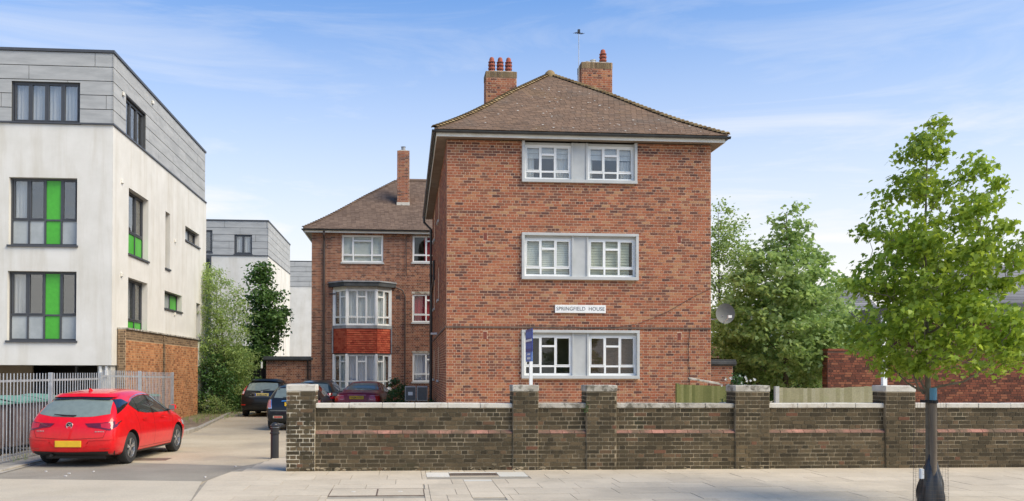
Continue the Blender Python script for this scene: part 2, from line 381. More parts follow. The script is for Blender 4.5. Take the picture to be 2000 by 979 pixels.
def interior(win, fr, u0, u1, z0, z1, d, kind, seed):
    W = u1-u0; H = z1-z0
    if kind == 'dark' or kind == 'brown': pass
    if kind == 'brown': blind(fr, u0, u1, z0, z1, d-.12, M['reflect_brown'], win, .11)  # brown slats stand in for the reflection in this pane
    if kind == 'blind': blind(fr, u0, u1, z0, z1, d-.08, M['blind'], win)
    if kind == 'creased': blind(fr, u0, u0+W*.93, z0, z1, d-.08, M['blind_green'], win, .075)
    if kind == 'curtains':
        sheet(fr, u0, u0+W*.2, z0, z0+H*.74, d-.14, 3, .02, M['curtain'], 'curtain', win, seed)
        sheet(fr, u0+W*.68, u1, z0, z0+H*.74, d-.14, 5, .025, M['curtain'], 'curtain', win, seed+1)
        blind(fr, u0, u1, z0+H*.66, z1, d-.09, M['curtain'], win, .14)
    if kind == 'curtains_thin':
        sheet(fr, u0, u0+W*.09, z0, z0+H*.7, d-.14, 2, .02, M['curtain'], 'curtain', win, seed)
        sheet(fr, u0+W*.76, u1, z0, z0+H*.62, d-.14, 4, .025, M['curtain'], 'curtain', win, seed+1)
        blind(fr, u0, u1, z0+H*.64, z1, d-.09, M['curtain'], win, .14)
    if kind in ('red', 'lilac', 'net', 'white', 'redhalf'):
        m = {'red': 'curtain_red', 'lilac': 'curtain_grey', 'net': 'net', 'white': 'curtain', 'redhalf': 'curtain_red'}[kind]
        sheet(fr, u0+(W*.27 if kind == 'redhalf' else 0), u1, z0, z1, d-.1, W*7, .025, M[m], 'curtain', win, seed)
def casement(parent, fr, u0, u1, z0, z1, d=-.06, cols=(1,1,1), low=.22, vent=(1,), fw=.06, bar=.045, mf='white_frame', mg='glass', kind='dark', room=True, seed=0, vh=.3, sill=None):
    mb = MB(); b = lambda a, c, e, f, k=0: fr.box(mb, a, c, e, f, d-.05, d+k)
    b(u0, u1, z0, z0+fw, 0); b(u0, u1, z1-fw, z1, 0); b(u0, u0+fw, z0+fw, z1-fw, -.001); b(u1-fw, u1, z0+fw, z1-fw, -.001)
    iu0, iu1, iz0, iz1 = u0+fw, u1-fw, z0+fw, z1-fw; tot = sum(cols); us = [iu0]
    for c in cols: us.append(us[-1]+(iu1-iu0)*c/tot)
    for u in us[1:-1]: b(u-bar/2, u+bar/2, iz0, iz1, .004)
    zt = iz0+(iz1-iz0)*low if low else None; panes = []
    for i in range(len(cols)):
        a = us[i]+(bar/2 if i else 0); c = us[i+1]-(bar/2 if i < len(cols)-1 else 0); lo = iz0
        if zt: b(a, c, zt-bar/2, zt+bar/2, .001); panes.append((a, c, iz0, zt-bar/2)); lo = zt+bar/2
        if i in vent:
            zv = iz1-(iz1-lo)*vh; b(a, c, zv-bar*.7, zv+bar*.4, .012); panes.append((a, c, zv+bar*.4, iz1)); panes.append((a, c, lo, zv-bar*.7))
        else: panes.append((a, c, lo, iz1))
        # opening sash rims
        if len(cols) > 1 and i not in vent and (us[i+1]-us[i]) > .3:
            r = .02; k = .01
            for q in ((a, a+r, lo, iz1), (c-r, c, lo, iz1), (a+r, c-r, lo, lo+r), (a+r, c-r, iz1-r, iz1)): b(q[0], q[1], q[2], q[3], k)
    win = mb.build('window', M[mf], parent, fix=True)
    for a, c, e, f in panes:
        g = MB(); fr.box(g, a, c, e, f, d-.034, d-.03); g.build('pane', M[mg], win)
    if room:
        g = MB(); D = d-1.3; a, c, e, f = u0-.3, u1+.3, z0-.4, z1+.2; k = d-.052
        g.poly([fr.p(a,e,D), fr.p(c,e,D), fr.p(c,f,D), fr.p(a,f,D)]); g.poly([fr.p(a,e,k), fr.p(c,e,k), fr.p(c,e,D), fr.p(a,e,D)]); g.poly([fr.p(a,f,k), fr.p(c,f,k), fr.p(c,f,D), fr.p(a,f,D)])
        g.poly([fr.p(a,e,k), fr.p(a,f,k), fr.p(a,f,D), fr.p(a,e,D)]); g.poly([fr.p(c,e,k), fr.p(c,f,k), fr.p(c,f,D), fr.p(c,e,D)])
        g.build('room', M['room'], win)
    interior(win, fr, iu0, iu1, iz0, iz1, d-.04, kind, seed)
    if sill: g = MB(); fr.box(g, u0-sill, u1+sill, z0-.07, z0, d-.05, .06); g.build('sill', M['grey_frame' if mf == 'white_frame' else mf], win)
    return win

# ---------------- roofs ----------------
def prof(t, rise, sag=.05): return rise*(t - sag*.42*math.sin(math.pi*min(1, t*1.6))*(1.2-t) if t < .625 else t)
def tiled_slope(parent, A, B, C, D, rise, m, gauge=.1, tw=.165, singles=300, sag=.05, seed=0, name='roof_tile'):
    """eaves A->B, ridge D->C (D above A). bilinear with bell-cast; real overlapping tiles"""
    A, B, C, D = map(Vector, (A, B, C, D)); rnd = random.Random(seed)
    run = ((C+D)/2-(A+B)/2); run.z = 0; L = math.sqrt(run.length**2+rise**2); rows = int(L/gauge); po = wloc(parent)
    def pt(s, t):
        p = A.lerp(B, s).lerp(D.lerp(C, s), t); p.z = A.z + prof(t, rise, sag); return p
    mb = MB(); tiles = []
    for r in range(-1, rows):
        t0, t1 = r/rows, min((r+1.9)/rows, 1.0); ts = max(t0, 0)
        W = (pt(1, ts)-pt(0, ts)).length
        if W < .05: continue
        n = max(1, int(round(W/tw))); ph = (r % 2)*.5
        for k in range(-1 if ph else 0, n):
            s0, s1 = max(0, (k+ph)/n), min(1, (k+1+ph)/n)
            if s1-s0 < .15/n: continue
            g = .004/W; dz = .013+rnd.uniform(-.003, .004); a, b_ = pt(s0+g, ts), pt(s1-g, ts)
            # the tile runs straight up the slope from its tail
            up = (pt((s0+s1)/2, min(1, ts+1.6/rows))-pt((s0+s1)/2, ts))
            across = (b_-a).normalized(); up = up-across*up.dot(across); nrm = across.cross(up).normalized()
            if nrm.z < 0: nrm = -nrm
            if r < 0: a = a-up*.5; b_ = b_-up*.5
            p = [a+nrm*(dz-.012), b_+nrm*(dz-.012+rnd.uniform(-.002, .002)), b_+up*.95-nrm*.004, a+up*.95-nrm*.004]
            q = [v+nrm*.013 for v in p]
            if r > 0 and (k in (-1, 0, n-1)):   # cut tiles next to hips: keep inside
                s_ = .5
                if k <= 0 and A.x != D.x: pass
            tiles.append((p, q, (a-CAM).length))
    idx = set(sorted(range(len(tiles)), key=lambda i: tiles[i][2])[:singles])
    for i, (p, q, _) in enumerate(tiles):
        if i in idx:
            t = MB(); c = p[0]; t.hexa([v-c for v in p]+[v-c for v in q]); o = t.build(name, m, None); o.parent = parent; o.location = c-po
        else: mb.hexa(list(p)+list(q))
    if mb.v: o = mb.build('tile_courses', m, parent); o['kind'] = 'stuff'
    return pt
def under(parent, pts, m, name='roof_deck', sag=.05, rise=3):
    pass
def hip_line(parent, P, Q, rise, m, n, sag=.05, r=.11, name='hip_tile', z0=None, r2=None):
    P, Q = Vector(P), Vector(Q); po = wloc(parent)
    for i in range(n):
        t0, t1 = i/n, (i+1.25)/n
        a = P.lerp(Q, t0); b = P.lerp(Q, min(1, t1)); a.z = P.z+prof(t0, rise, sag)+.035; b.z = P.z+prof(min(1, t1), rise, sag)+.0
        mb = MB(); d = (b-a).normalized(); s = Vector((d.y, -d.x, 0)).normalized(); u = s.cross(d)
        if u.z < 0: u = -u
        K = 6
        for (c, rr) in ((a, r), (b, r*.8)):
            for k in range(K+1):
                th = math.pi*(.08+.84*k/K); mb.v.append(tuple(c-a+s*math.cos(th)*rr+u*(math.sin(th)*rr*.75-.02)))
            for k in range(K+1):
                th = math.pi*(.08+.84*k/K); mb.v.append(tuple(c-a+s*math.cos(th)*rr*.82+u*(math.sin(th)*rr*.58-.03)))
        m1 = K+1
        for k in range(K):
            mb.face(k, k+1, 2*m1+k+1, 2*m1+k); mb.face(m1+k, m1+k+1, k+1, k); mb.face(2*m1+k, 2*m1+k+1, 3*m1+k+1, 3*m1+k)
        o = mb.build(name, m, None); o.parent = parent; o.location = a-po
def slope_deck(parent, A, B, C, D, rise, m, sag=.05):
    A, B, C, D = map(Vector, (A, B, C, D)); mb = MB(); P = []
    for i in range(13):
        t = i/12; row = []
        for s in (0, 1):
            p = A.lerp(B, s).lerp(D.lerp(C, s), t); p.z = A.z+prof(t, rise, sag)-.012; row.append(p)
        P.append(row)
    mb.grid(P); return mb.build('roof_deck', m, parent)

def chimney(parent, x0, x1, y0, y1, z0, z1, bm_, mm, top=.4, name='chimney', soldier=True, flaunch=True, sides=(0, 3)):
    mb = MB(); mb.box(x0, x1, y0, y1, z0, z1); c = mb.build(name, mm, parent)
    po = wloc(parent)
    for fr, W in ((Fr((x0, y0, 0), 0), x1-x0), (Fr((x0, y1, 0), -math.pi/2), y1-y0), (Fr((x1, y0, 0), math.pi/2), y1-y0)):
        zt = z1-.225 if soldier else z1
        rr = lay(0, W, z0, zt, bond='flemish'); bricks(rr, fr, bm_, c, single=60 if fr.a == 0 else 0, joined='brickwork')
        if soldier: bricks(lay(0, W, zt, z1, course=.225, bl=.075, bond='stretcher'), fr, M['brick_moss'], c, proud=.014, single=0, joined='soldier_course')
    if flaunch: f = MB(); f.hexa([(x0+.02,y0+.02,z1),(x1-.02,y0+.02,z1),(x1-.02,y1-.02,z1),(x0+.02,y1-.02,z1),(x0+.15,y0+.15,z1+.07),(x1-.15,y0+.15,z1+.07),(x1-.15,y1-.15,z1+.07),(x0+.15,y1-.15,z1+.07)]); f.build('flaunching', M['coping_old'], c)
    return c
M['brick_moss'] = brickm('mossy chimney brick', [(0, (.13,.09,.05)), (.5, (.2,.15,.08)), (1, (.28,.2,.11))])
def louvre_pot(parent, x, y, z, h=.6, r=.125):
    mb = MB(); mb.k = 0; k = 3; body = h*.68
    prof_ = [(r*.9, -.03)]
    for i in range(k):
        a = body*i/k; prof_ += [(r*1.05, a), (r*1.05, a+.03), (r*.86, a+.05), (r*.86, a+body/k-.03), (r*1.0, a+body/k-.012)]
    prof_ += [(r*1.05, body), (r*.7, body+.03), (r*.72, h*.84), (r*.55, h*.96), (r*.25, h), (.01, h*1.01)]
    mb.lathe((x, y, z), prof_, 20); o = mb.build('chimney_pot', M['terracotta'], parent, smooth=True, fix=True)
    s = MB()
    for i in range(k):
        a = z+body*i/k+.06
        for j in range(8):
            th = j*math.pi/4+.2; c, sn = math.cos(th), math.sin(th); q = r*.875
            s.hexa([(x+c*q*.95-sn*.028, y+sn*q*.95+c*.028, a),(x+c*q*.95+sn*.028, y+sn*q*.95-c*.028, a),(x+c*q*1.01+sn*.028, y+sn*q*1.01-c*.028, a),(x+c*q*1.01-sn*.028, y+sn*q*1.01+c*.028, a),
                    (x+c*q*.95-sn*.028, y+sn*q*.95+c*.028, a+.06),(x+c*q*.95+sn*.028, y+sn*q*.95-c*.028, a+.06),(x+c*q*1.01+sn*.028, y+sn*q*1.01-c*.028, a+.06),(x+c*q*1.01-sn*.028, y+sn*q*1.01+c*.028, a+.06)])
    s.v and s.build('louvre_slots', M['dark'], parent)
    return o
def downpipe(parent, pts, r=.04, m='pipe', brackets=True):
    mb = MB(); mb.tube(pts, r, 8); o = mb.build('downpipe', M[m], parent, smooth=True)
    z0 = min(p[2] for p in pts); z1 = max(p[2] for p in pts); x, y = pts[-1][0], pts[-1][1]; b = MB(); z = z0+.3
    while z < z1-.6 and brackets: b.lathe((x, y, z), [(r*1.35, 0), (r*1.35, .06)], 8); z += 1.8
    if b.v: b.build('pipe_collar', M[m], o)
    return o

# ---------------- main brick block ----------------
X0, X1, YF, YB, ZE = 1.1, 8.45, 23.6, 36.3, 8.1
main = empty('apartment_building', ((X0+X1)/2, (YF+YB)/2, 0), 0, 'red brick apartment block with hipped mossy roof and two chimneys, nearest and largest', 'apartment building')
FF = Fr((X0, YF, 0), 0); FL = Fr((X0, YB, 0), -math.pi/2); FRt = Fr((X1, YF, 0), math.pi/2); WID = X1-X0
OPS = [(2.05, 5.25, 6.97, 8.1), (2.05, 5.29, 4.31, 5.59), (2.05, 5.32, 1.6, 2.93)]
LOPS = []
for (ua, ub) in ((29.0, 29.7), (33.2, 34.2)):
    for z in (1.5, 4.2, 6.85): LOPS.append((YB-ub, YB-ua, z, z+1.15))
mb = MB(); panel(mb, FF, 0, WID, 0, ZE, OPS); panel(mb, FL, 0, YB-YF, 0, ZE, LOPS); panel(mb, FRt, 0, YB-YF, 0, ZE, [])
panel(mb, Fr((X1, YB, 0), math.pi), 0, WID, 0, ZE, []); mb.poly([(X0,YF,ZE),(X1,YF,ZE),(X1,YB,ZE),(X0,YB,ZE)])
mb.build('wall', M['mortar'], main)
AIR = [(1.0, 1.11, 5.36, 5.57), (5.0+1.4, 5.11+1.4, 5.36, 5.57), (1.0, 1.11, 2.67, 2.88), (6.4, 6.51, 2.67, 2.88)]
SG = [(2.96, 4.42, 3.4, 3.62)]
allops = OPS+AIR
bricks(lay(0, WID, 3.02, ZE, bond='garden', ops=allops), FF, M['brick'], main, single=0)
bricks(lay(0, WID, 0, 2.98, bond='english', ops=allops, course=.0745), FF, M['brick'], main, single=300)
bricks(lay(0, YB-YF, 0, ZE, bond='english', ops=LOPS), FL, M['brick'], main, single=0)
bricks(lay(0, 2.5, 0, ZE, bond='english'), FRt, M['brick'], main, single=0)
mb = MB(); FF.box(mb, 0, WID, 2.975, 3.02, -.01, .03); mb.box(X0-.03, X0+.01, YF-.03, YB, 2.975, 3.02); mb.build('string_course', M['string'], main)
for a, b, c, d in AIR: mb = MB(); FF.box(mb, a+.004, b-.004, c+.004, d-.004, -.02, .004); mb.build('air_brick', M['airbrick'], main)
kinds = [('curtains', 'curtains_thin'), ('blind', 'creased'), ('dark', 'brown')]
for gi, (a, b, c, d) in enumerate(OPS):
    mb = MB(); t = .075
    if gi: FF.box(mb, a, b, d-t, d, -.1, .09)
    FF.box(mb, a, b, c, c+t*1.15, -.1, .1); dz = d-t if gi else d
    FF.box(mb, a, a+t, c+t*1.15, dz, -.1, .088); FF.box(mb, b-t, b, c+t*1.15, dz, -.1, .088)
    o = mb.build('window_surround', M['grey_frame'], main, fix=True, bevel=.004)
    mid = (a+b)/2; pw_ = .23; zl, zh = c+t*1.15, dz-(0 if gi else .02)
    mb = MB(); FF.box(mb, mid-pw_, mid+pw_, zl, zh, -.1, .0)
    for u in (mid-pw_, mid+pw_-.05): FF.box(mb, u, u+.05, zl, zh, 0, .03)
    mb.build('mullion_panel', M['grey_frame'], o)
    # head board above the sashes
    mb = MB(); FF.box(mb, a+t, mid-pw_, zh-.07, zh, -.1, -.03); FF.box(mb, mid+pw_, b-t, zh-.07, zh, -.1, -.03); mb.build('head_board', M['grey_frame'], o)
    for j, (u0, u1) in enumerate(((a+t, mid-pw_), (mid+pw_, b-t))):
        casement(main, FF, u0+.0, u1-.0, zl, zh-.07, -.03, (1,1,1), .2, (1,), .06, .05, 'white_frame', 'glass_sky' if gi == 0 else 'glass', kinds[gi][j], seed=gi*7+j)
for i, (a, b, c, d) in enumerate(LOPS): casement(main, FL, a, b, c, d, -.05, (1, 1) if b-a > .8 else (1,), .25, (), .06, kind='white', seed=i+30, sill=.05)
# eaves
def eaves(parent, x0, x1, y0, y1, z, ov, sides, box=.13, gr=.06, wall=None):
    # soffit boards, fascia and half round gutter round a rectangle
    ex0, ex1, ey0, ey1 = x0-ov, x1+ov, y0-ov, y1+ov
    mb = MB()
    mb.box(ex0+.02, ex1-.02, ey0+.02, y0-.002, z, z+.02); mb.box(ex0+.02, x0-.002, y0, y1, z+.001, z+.021); mb.box(x1+.002, ex1-.02, y0, y1, z+.001, z+.021)
    mb.build('soffit', M['soffit'], parent)
    mb = MB(); mb.box(ex0, ex1, ey0, ey0+.022, z-.015, z+box)
    mb.box(ex0, ex0+.022, ey0+.022, ey1, z-.014, z+box); mb.box(ex1-.022, ex1, ey0+.022, ey1, z-.014, z+box); mb.build('fascia', M['fascia'], parent)
    g = MB()
    def half(p, q):
        p, q = Vector(p), Vector(q); d = (q-p).normalized(); s = Vector((d.y, -d.x, 0)); P = []
        for c in (p, q):
            ring = []
            for (rr) in (gr, gr*.82):
                pass
            ring = [c+s*math.cos(a)*gr+Vector((0, 0, -math.sin(a)*gr*1.05)) for a in [math.pi*k/8 for k in range(9)]]
            ring += [c+s*math.cos(a)*gr*.85+Vector((0, 0, -math.sin(a)*gr*.85)) for a in [math.pi*(8-k)/8 for k in range(9)]]
            P.append(ring+[ring[0]])
        g.grid(P)
    zz = z+box+.0; o = gr+.004
    half((ex0-o*1.9, ey0-o, zz), (ex1+o*1.9, ey0-o, zz)); half((ex0-o, ey1, zz), (ex0-o, ey0-o*1.9, zz)); half((ex1+o, ey0-o*1.9, zz), (ex1+o, ey1, zz))
    g.build('gutter', M['gutter'], parent, smooth=True)
    return ex0, ex1, ey0, ey1
OV = .3
ex0, ex1, ey0, ey1 = eaves(main, X0, X1, YF, YB, ZE+.02, OV, 3)
zr = ZE+.2; RISE = 11.72-zr; YP = 28.75; XM = (X0+X1)/2; YR = YB-3.5
g_ = .1
A_, B_ = (ex0-.06, ey0-.06, zr), (ex1+.06, ey0-.06, zr); Cq, Cb = (ex1+.06, ey1, zr), (ex0-.06, ey1, zr); P1, P2 = (XM, YP, zr), (XM, YR, zr)
tiled_slope(main, A_, B_, P1, P1, RISE, M['tile'], sag=.06, singles=300, seed=3)
for a, b, c, d in ((A_, B_, P1, P1), (B_, Cq, P2, P1), (Cb, A_, P1, P2), (Cq, Cb, P2, P2)): slope_deck(main, a, b, c, d, RISE, M['tile'], .06)
hip_line(main, A_, P1, RISE, M['tile_lichen'], 46, .06); hip_line(main, B_, P1, RISE, M['tile_lichen'], 46, .06)
mb = MB()
rp = Vector((XM, YP-.05, zr+RISE+.03)); mb.lathe(rp, [(.2, -.16), (.19, -.06), (.15, .03), (.08, .09), (.01, .1)], 12); mb.build('hip_cap', M['tile_lichen'], main, smooth=True)
for i in range(12):
    mb = MB(); mb.tube([(0, 0, 0), (0, .36, 0)], .11, 10); o = mb.build('ridge_tile', M['tile'], None, smooth=True); o.parent = main; o.location = Vector((XM, YP+.1+i*.34, zr+RISE+.0+(i % 2)*.008))-wloc(main)
rc = chimney(main, 6.03, 7.1, 29.6, 30.3, 9.0, 12.5, M['brick'], M['mortar'])
louvre_pot(rc, 6.83, 29.85, 12.52, .52)
mb = MB(); mb.lathe((6.5, 29.95, 12.52), [(.09, 0), (.09, .14), (.11, .15), (.11, .17), (.01, .17)], 12); mb.build('chimney_pot', M['lichen'], rc, smooth=True)
mb = MB(); mb.lathe((6.3, 29.95, 12.52), [(.07, 0), (.07, .1), (.085, .11), (.01, .12)], 12); mb.build('chimney_pot', M['lichen'], rc, smooth=True)
lc = chimney(main, 2.79, 3.88, 30.5, 31.2, 9.0, 12.4, M['brick'], M['mortar'])
for i in range(3): louvre_pot(lc, 3.02+i*.3, 30.75, 12.43, .55)
# lichen flecks on the roof
mb = MB(); rl = random.Random(5)
for i in range(80):
    s, t = rl.betavariate(2.2, 2.2), rl.random()**1.3*.7
    p = Vector(A_).lerp(Vector(B_), s).lerp(Vector(P1), t); p.z = zr+prof(t, RISE, .06)+.045; r = rl.uniform(.008, .024)
    q = Vector((0, .83, .5)); c = [p+Vector((1, 0, 0))*r*math.cos(a)*1.5+q*r*math.sin(a) for a in (0, 1.2, 2.2, 3.3, 4.4, 5.4)]; mb.poly(c)
o = mb.build('lichen_flecks', M['lichen'], main); o['kind'] = 'stuff'
# pipes and cables on the front and left faces
downpipe(main, [(X0-OV-.06, YB-.3, ZE+.05), (X0-OV-.06, YB-.3, ZE-.15), (X0-.07, YB-.3, ZE-.45), (X0-.07, YB-.3, 0)], .05)
downpipe(main, [(X0-.05, 33.0, 6.0), (X0-.05, 33.0, 5.3), (X0-.05, YB-.55, 5.0), (X0-.05, YB-.45, 0)], .04)
cab = MB(); pts = []
for (x, y) in ((1090, 633), (1150, 644), (1200, 640), (1245, 633), (1300, 606), (1345, 577), (1386, 558)): pts.append(None)
cab.tube([(3.0, YF-.035, 3.05), (4.1, YF-.035, 3.05), (5.0, YF-.035, 2.98), (5.9, YF-.035, 3.03), (6.4, YF-.035, 3.12), (7.2, YF-.035, 3.45), (7.9, YF-.035, 3.85), (8.44, YF-.035, 4.12)], .006, 5)
cab.tube([(7.85, YF-.03, 3.0), (7.8, YF-.03, 2.4), (7.84, YF-.03, 1.6), (7.83, YF-.03, .3)], .009, 5); cab.build('cable', M['pipe'], main)

def text_mesh(s, size, name, m, parent, loc, rot, ext=.002, sx=1, bold=0):
    cu = bpy.data.curves.new(name, 'FONT'); cu.body = s; cu.size = size; cu.extrude = ext; cu.align_x = 'CENTER'; cu.align_y = 'CENTER'; cu.offset = bold
    cu.resolution_u = 3
    t = bpy.data.objects.new(name, cu); COL.objects.link(t); dg = bpy.context.evaluated_depsgraph_get()
    me = bpy.data.meshes.new_from_object(t.evaluated_get(dg)); bpy.data.objects.remove(t); me.materials.clear(); me.materials.append(m)
    me.transform(Matrix.Diagonal((sx, 1, 1, 1))); o = link(name, me, parent, loc); o.rotation_euler = rot; return o
sg = empty('name_sign', (4.78, YF-.02, 3.4), 0, 'long white building name plate reading SPRINGFIELD HOUSE fixed to the brick facade', 'sign')
mb = MB(); mb.box(4.07, 5.48, YF-.055, YF-.008, 3.4, 3.62); mb.build('plate', M['white_frame'], sg, bevel=.006)
text_mesh('SPRINGFIELD  HOUSE', .145, 'lettering', M['text'], sg, Vector((4.775, YF-.058, 3.512))-wloc(sg), (math.pi/2, 0, 0), .001, .97, -.001)
a_ = empty('television_aerial', (6.0, 29.55, 10.3), 0, 'thin tall television aerial mast beside the right chimney stack', 'aerial')
mb = MB(); mb.tube([(5.93, 29.62, 10.6), (5.93, 29.62, 13.55)], .012, 6); mb.build('mast', M['metal_grey'], a_)
mb = MB(); mb.tube([(5.75, 29.4, 13.42), (6.12, 29.8, 13.55)], .012, 5)
for i in range(5): q = i/4; mb.tube([(5.77+.32*q-.06, 29.42+.35*q+.06, 13.43+.11*q), (5.77+.32*q+.06, 29.42+.35*q-.06, 13.43+.11*q)], .008, 4)
mb.box(5.89, 5.97, 29.58, 29.66, 13.52, 13.62); mb.build('antenna', M['pipe'], a_)
mb = MB(); mb.box(5.9, 6.05, 29.6, 29.66, 11.25, 11.32); mb.box(5.9, 6.05, 29.6, 29.66, 10.85, 10.92); mb.build('wall_bracket', M['pipe'], a_)
# ---------------- rear wing ----------------
RX0, RX1, RYF, RYB = -4.3, 8.6, 40.2, 49.8
rear = empty('apartment_building', (2.1, 45, 0), 0, 'brown roofed brick apartment wing with red tile hung bay windows, farther back behind parked cars', 'apartment building')
FR_ = Fr((RX0, RYF, 0), 0); W_ = RX1-RX0
wo = lambda a, b, c, d: (a-RX0, b-RX0, c, d)
RO = [wo(-2.93, -1.05, 6.78, 8.03), wo(.3, 2.2, 6.81, 8.06), wo(.3, 2.2, 4.04, 5.36), wo(.32, 2.2, 1.3, 2.62), wo(-3.0, -1.0, 3.8, 5.5), wo(-3.0, -1.0, .9, 2.6)]
mb = MB(); panel(mb, FR_, 0, W_, 0, 8.1, RO)
mb.poly([(RX0,RYF,0),(RX0,RYF,8.1),(RX0,RYB,8.1),(RX0,RYB,0)]); mb.poly([(RX1,RYF,0),(RX1,RYB,0),(RX1,RYB,8.1),(RX1,RYF,8.1)]); mb.poly([(RX0,RYB,0),(RX0,RYB,8.1),(RX1,RYB,8.1),(RX1,RYB,0)])
mb.build('wall', M['mortar_rear'], rear)
bricks(lay(0, 5.9, 0, 8.1, bond='english', ops=RO), FR_, M['brick_rear'], rear, single=0)
bricks(lay(0, W_-13, 0, 8.1, bond='english'), FR_, M['brick_rear'], rear, single=0) if W_ > 13 else None
casement(rear, FR_, *RO[0], -.04, (1, 1.9, 1), .24, (1,), .07, .06, kind='blind', vh=.22, sill=.05)
casement(rear, FR_, *RO[1], -.04, (1, 1.1, 1), .24, (1,), .07, .06, kind='redhalf', vh=.22, sill=.05)
casement(rear, FR_, *RO[2], -.04, (1, 1.1, 1), .24, (1,), .07, .06, kind='red', vh=.25, sill=.05)
casement(rear, FR_, *RO[3], -.04, (1, 1.1, 1), .24, (1,), .07, .06, kind='lilac', vh=.25, sill=.05)
for q in RO[1:4]: mb = MB(); FR_.box(mb, q[0]-.03, q[1]+.03, q[3], q[3]+.1, -.05, .012); mb.build('lintel', M['coping_old'], rear)
eaves(rear, RX0, RX1, RYF, RYB, 8.1, .3, 3)
zr2 = 8.28; a, b, c, d = (RX0-.36, RYF-.36, zr2), (RX1+.36, RYF-.36, zr2), (RX1+.36, RYB+.36, zr2), (RX0-.36, RYB+.36, zr2)
r1, r2 = (-.5, 45, zr2), (5.0, 45, zr2); RS2 = 11.62-zr2
tiled_slope(rear, a, b, r2, r1, RS2, M['tile_rear'], gauge=.13, tw=.2, singles=0, seed=8)
for q in ((a, b, r2, r1), (b, c, r2, r2), (c, d, r1, r2), (d, a, r1, r1)): slope_deck(rear, *q, RS2, M['tile_rear'])
hip_line(rear, a, r1, RS2, M['tile_rear'], 40, .05, .09)
mb = MB(); mb.tube([(-.5, 45, 11.62), (5, 45, 11.62)], .11, 8); o = mb.build('ridge_tile', M['tile_rear'], rear)
ch = chimney(rear, -.44, .15, 42.3, 42.9, 9.4, 12.5, M['brick'], M['mortar_rear'], soldier=False)
mb = MB(); mb.box(-.46, .17, 42.27, 42.31, 9.75, 9.98); mb.build('flashing', M['coping_white'], ch)
mb = MB(); mb.lathe((-.15, 42.6, 12.55), [(.1, 0), (.1, .18), (.13, .2), (.01, .22)], 12); mb.build('chimney_pot', M['lead'], ch, smooth=True)
# the two storeys of bay window
BX0, BX1, BW, BD = -3.28, -.7, .62, .55
def bay_pts(ex=0): return [(BX0-ex, RYF), (BX0+BW-ex*.45, RYF-BD-ex), (BX1-BW+ex*.45, RYF-BD-ex), (BX1+ex, RYF)]
def bay_ring(z0, z1, ex, m, name, back=.05):
    p = bay_pts(ex); mb = MB(); mb.prism([(p[0][0], RYF+back), p[0], p[1], p[2], p[3], (p[3][0], RYF+back)], z0, z1); return mb.build(name, M[m], bay, fix=True)
for z0, z1, kd, cols in ((3.86, 5.5, 'net', 0), (.95, 2.56, 'lilac', 0)):
    p = bay_pts()
    mb = MB()
    for q in p: mb.box(q[0]-.05, q[0]+.05, q[1]-.06, q[1]+.04, z0, z1)
    bay = mb.build('bay_window', M['white_frame'], rear)
    for (q, r, cl, vt, kk) in [(p[0], p[1], (1, 1), (1,) , 'net'), (p[1], p[2], (1, 1, 1), (1,), kd), (p[2], p[3], (1, 1), (0,), 'net')]:
        ang = math.atan2(r[1]-q[1], r[0]-q[0]); L = math.hypot(r[0]-q[0], r[1]-q[1]); fr = Fr((q[0], q[1], 0), ang)
        cw = casement(bay, fr, .0, L, z0, z1, 0, cl, .2, vt, .08, .055, kind=kk, room=False, vh=.22, seed=int(q[0]*10))
        cw.name = 'frame'
        for cc in list(cw.children): cc.parent = bay
    bx = MB(); bx.box(BX0+.05, BX1-.05, RYF+.3, RYF+1.5, z0-.2, z1+.2); bx.build('room', M['room'], bay)
bays = [o for o in rear.children if o.name.startswith('bay_window')]
def bay_part(name, z0, z1, ex, m, z2=None):
    p = bay_pts(ex); mb = MB(); mb.prism([(p[0][0], RYF+.05), p[0], p[1], p[2], p[3], (p[3][0], RYF+.05)], z0, z1); return mb.build(name, M[m], rear, fix=True)
bay_part('bay_sill', 3.72, 3.86, .08, 'lead'); bay_part('bay_sill', .8, .95, .08, 'concrete')
bay_part('bay_roof', 5.62, 5.8, .26, 'felt'); bay_part('bay_cornice', 5.5, 5.62, .04, 'concrete'); bay_part('bay_roof_edge', 5.8, 5.86, .3, 'lead')
bay_part('bay_wall', 0, .8, 0, 'mortar_rear'); bay_part('bay_apron', 2.6, 3.72, -.0, 'tile_rear'); bay_part('bay_fillet', 2.54, 2.6, .05, 'felt')
# tile hanging, every tile its own piece
tl = []
p = bay_pts(.02)
for (q, r) in ((p[0], p[1]), (p[1], p[2]), (p[2], p[3])):
    ang = math.atan2(r[1]-q[1], r[0]-q[0]); L = math.hypot(r[0]-q[0], r[1]-q[1]); fr = Fr((q[0], q[1], 0), ang)
    rows = 11; n = max(2, round(L/.165))
    for i in range(rows):
        z = 2.6+i*.1; mb_ = None
        for k in range(-(i % 2), n):
            u0 = max(0, (k+(i % 2)*.5)*L/n); u1 = min(L, (k+1+(i % 2)*.5)*L/n)
            if u1-u0 < .03: continue
            mb = MB(); fr_o = fr.p(u0+.003, z, 0); t = .045+random.uniform(-.005, .005)
            f2 = Fr((0, 0, 0), ang); w2 = u1-u0-.006
            mb.hexa([f2.p(0,0,t), f2.p(w2,0,t), f2.p(w2,0,0), f2.p(0,0,0), f2.p(0,.125,.012), f2.p(w2,.125,.012), f2.p(w2,.125,0), f2.p(0,.125,0)])
            o = mb.build('hung_tile', M['tile_red'], None); o.parent = rear; o.location = fr_o-wloc(rear)
for x in (BX0-.08, BX1+.02): mb = MB(); mb.box(x, x+.06, RYF-.1, RYF, 2.6, 3.75); mb.build('lead_flashing', M['lead'], rear)
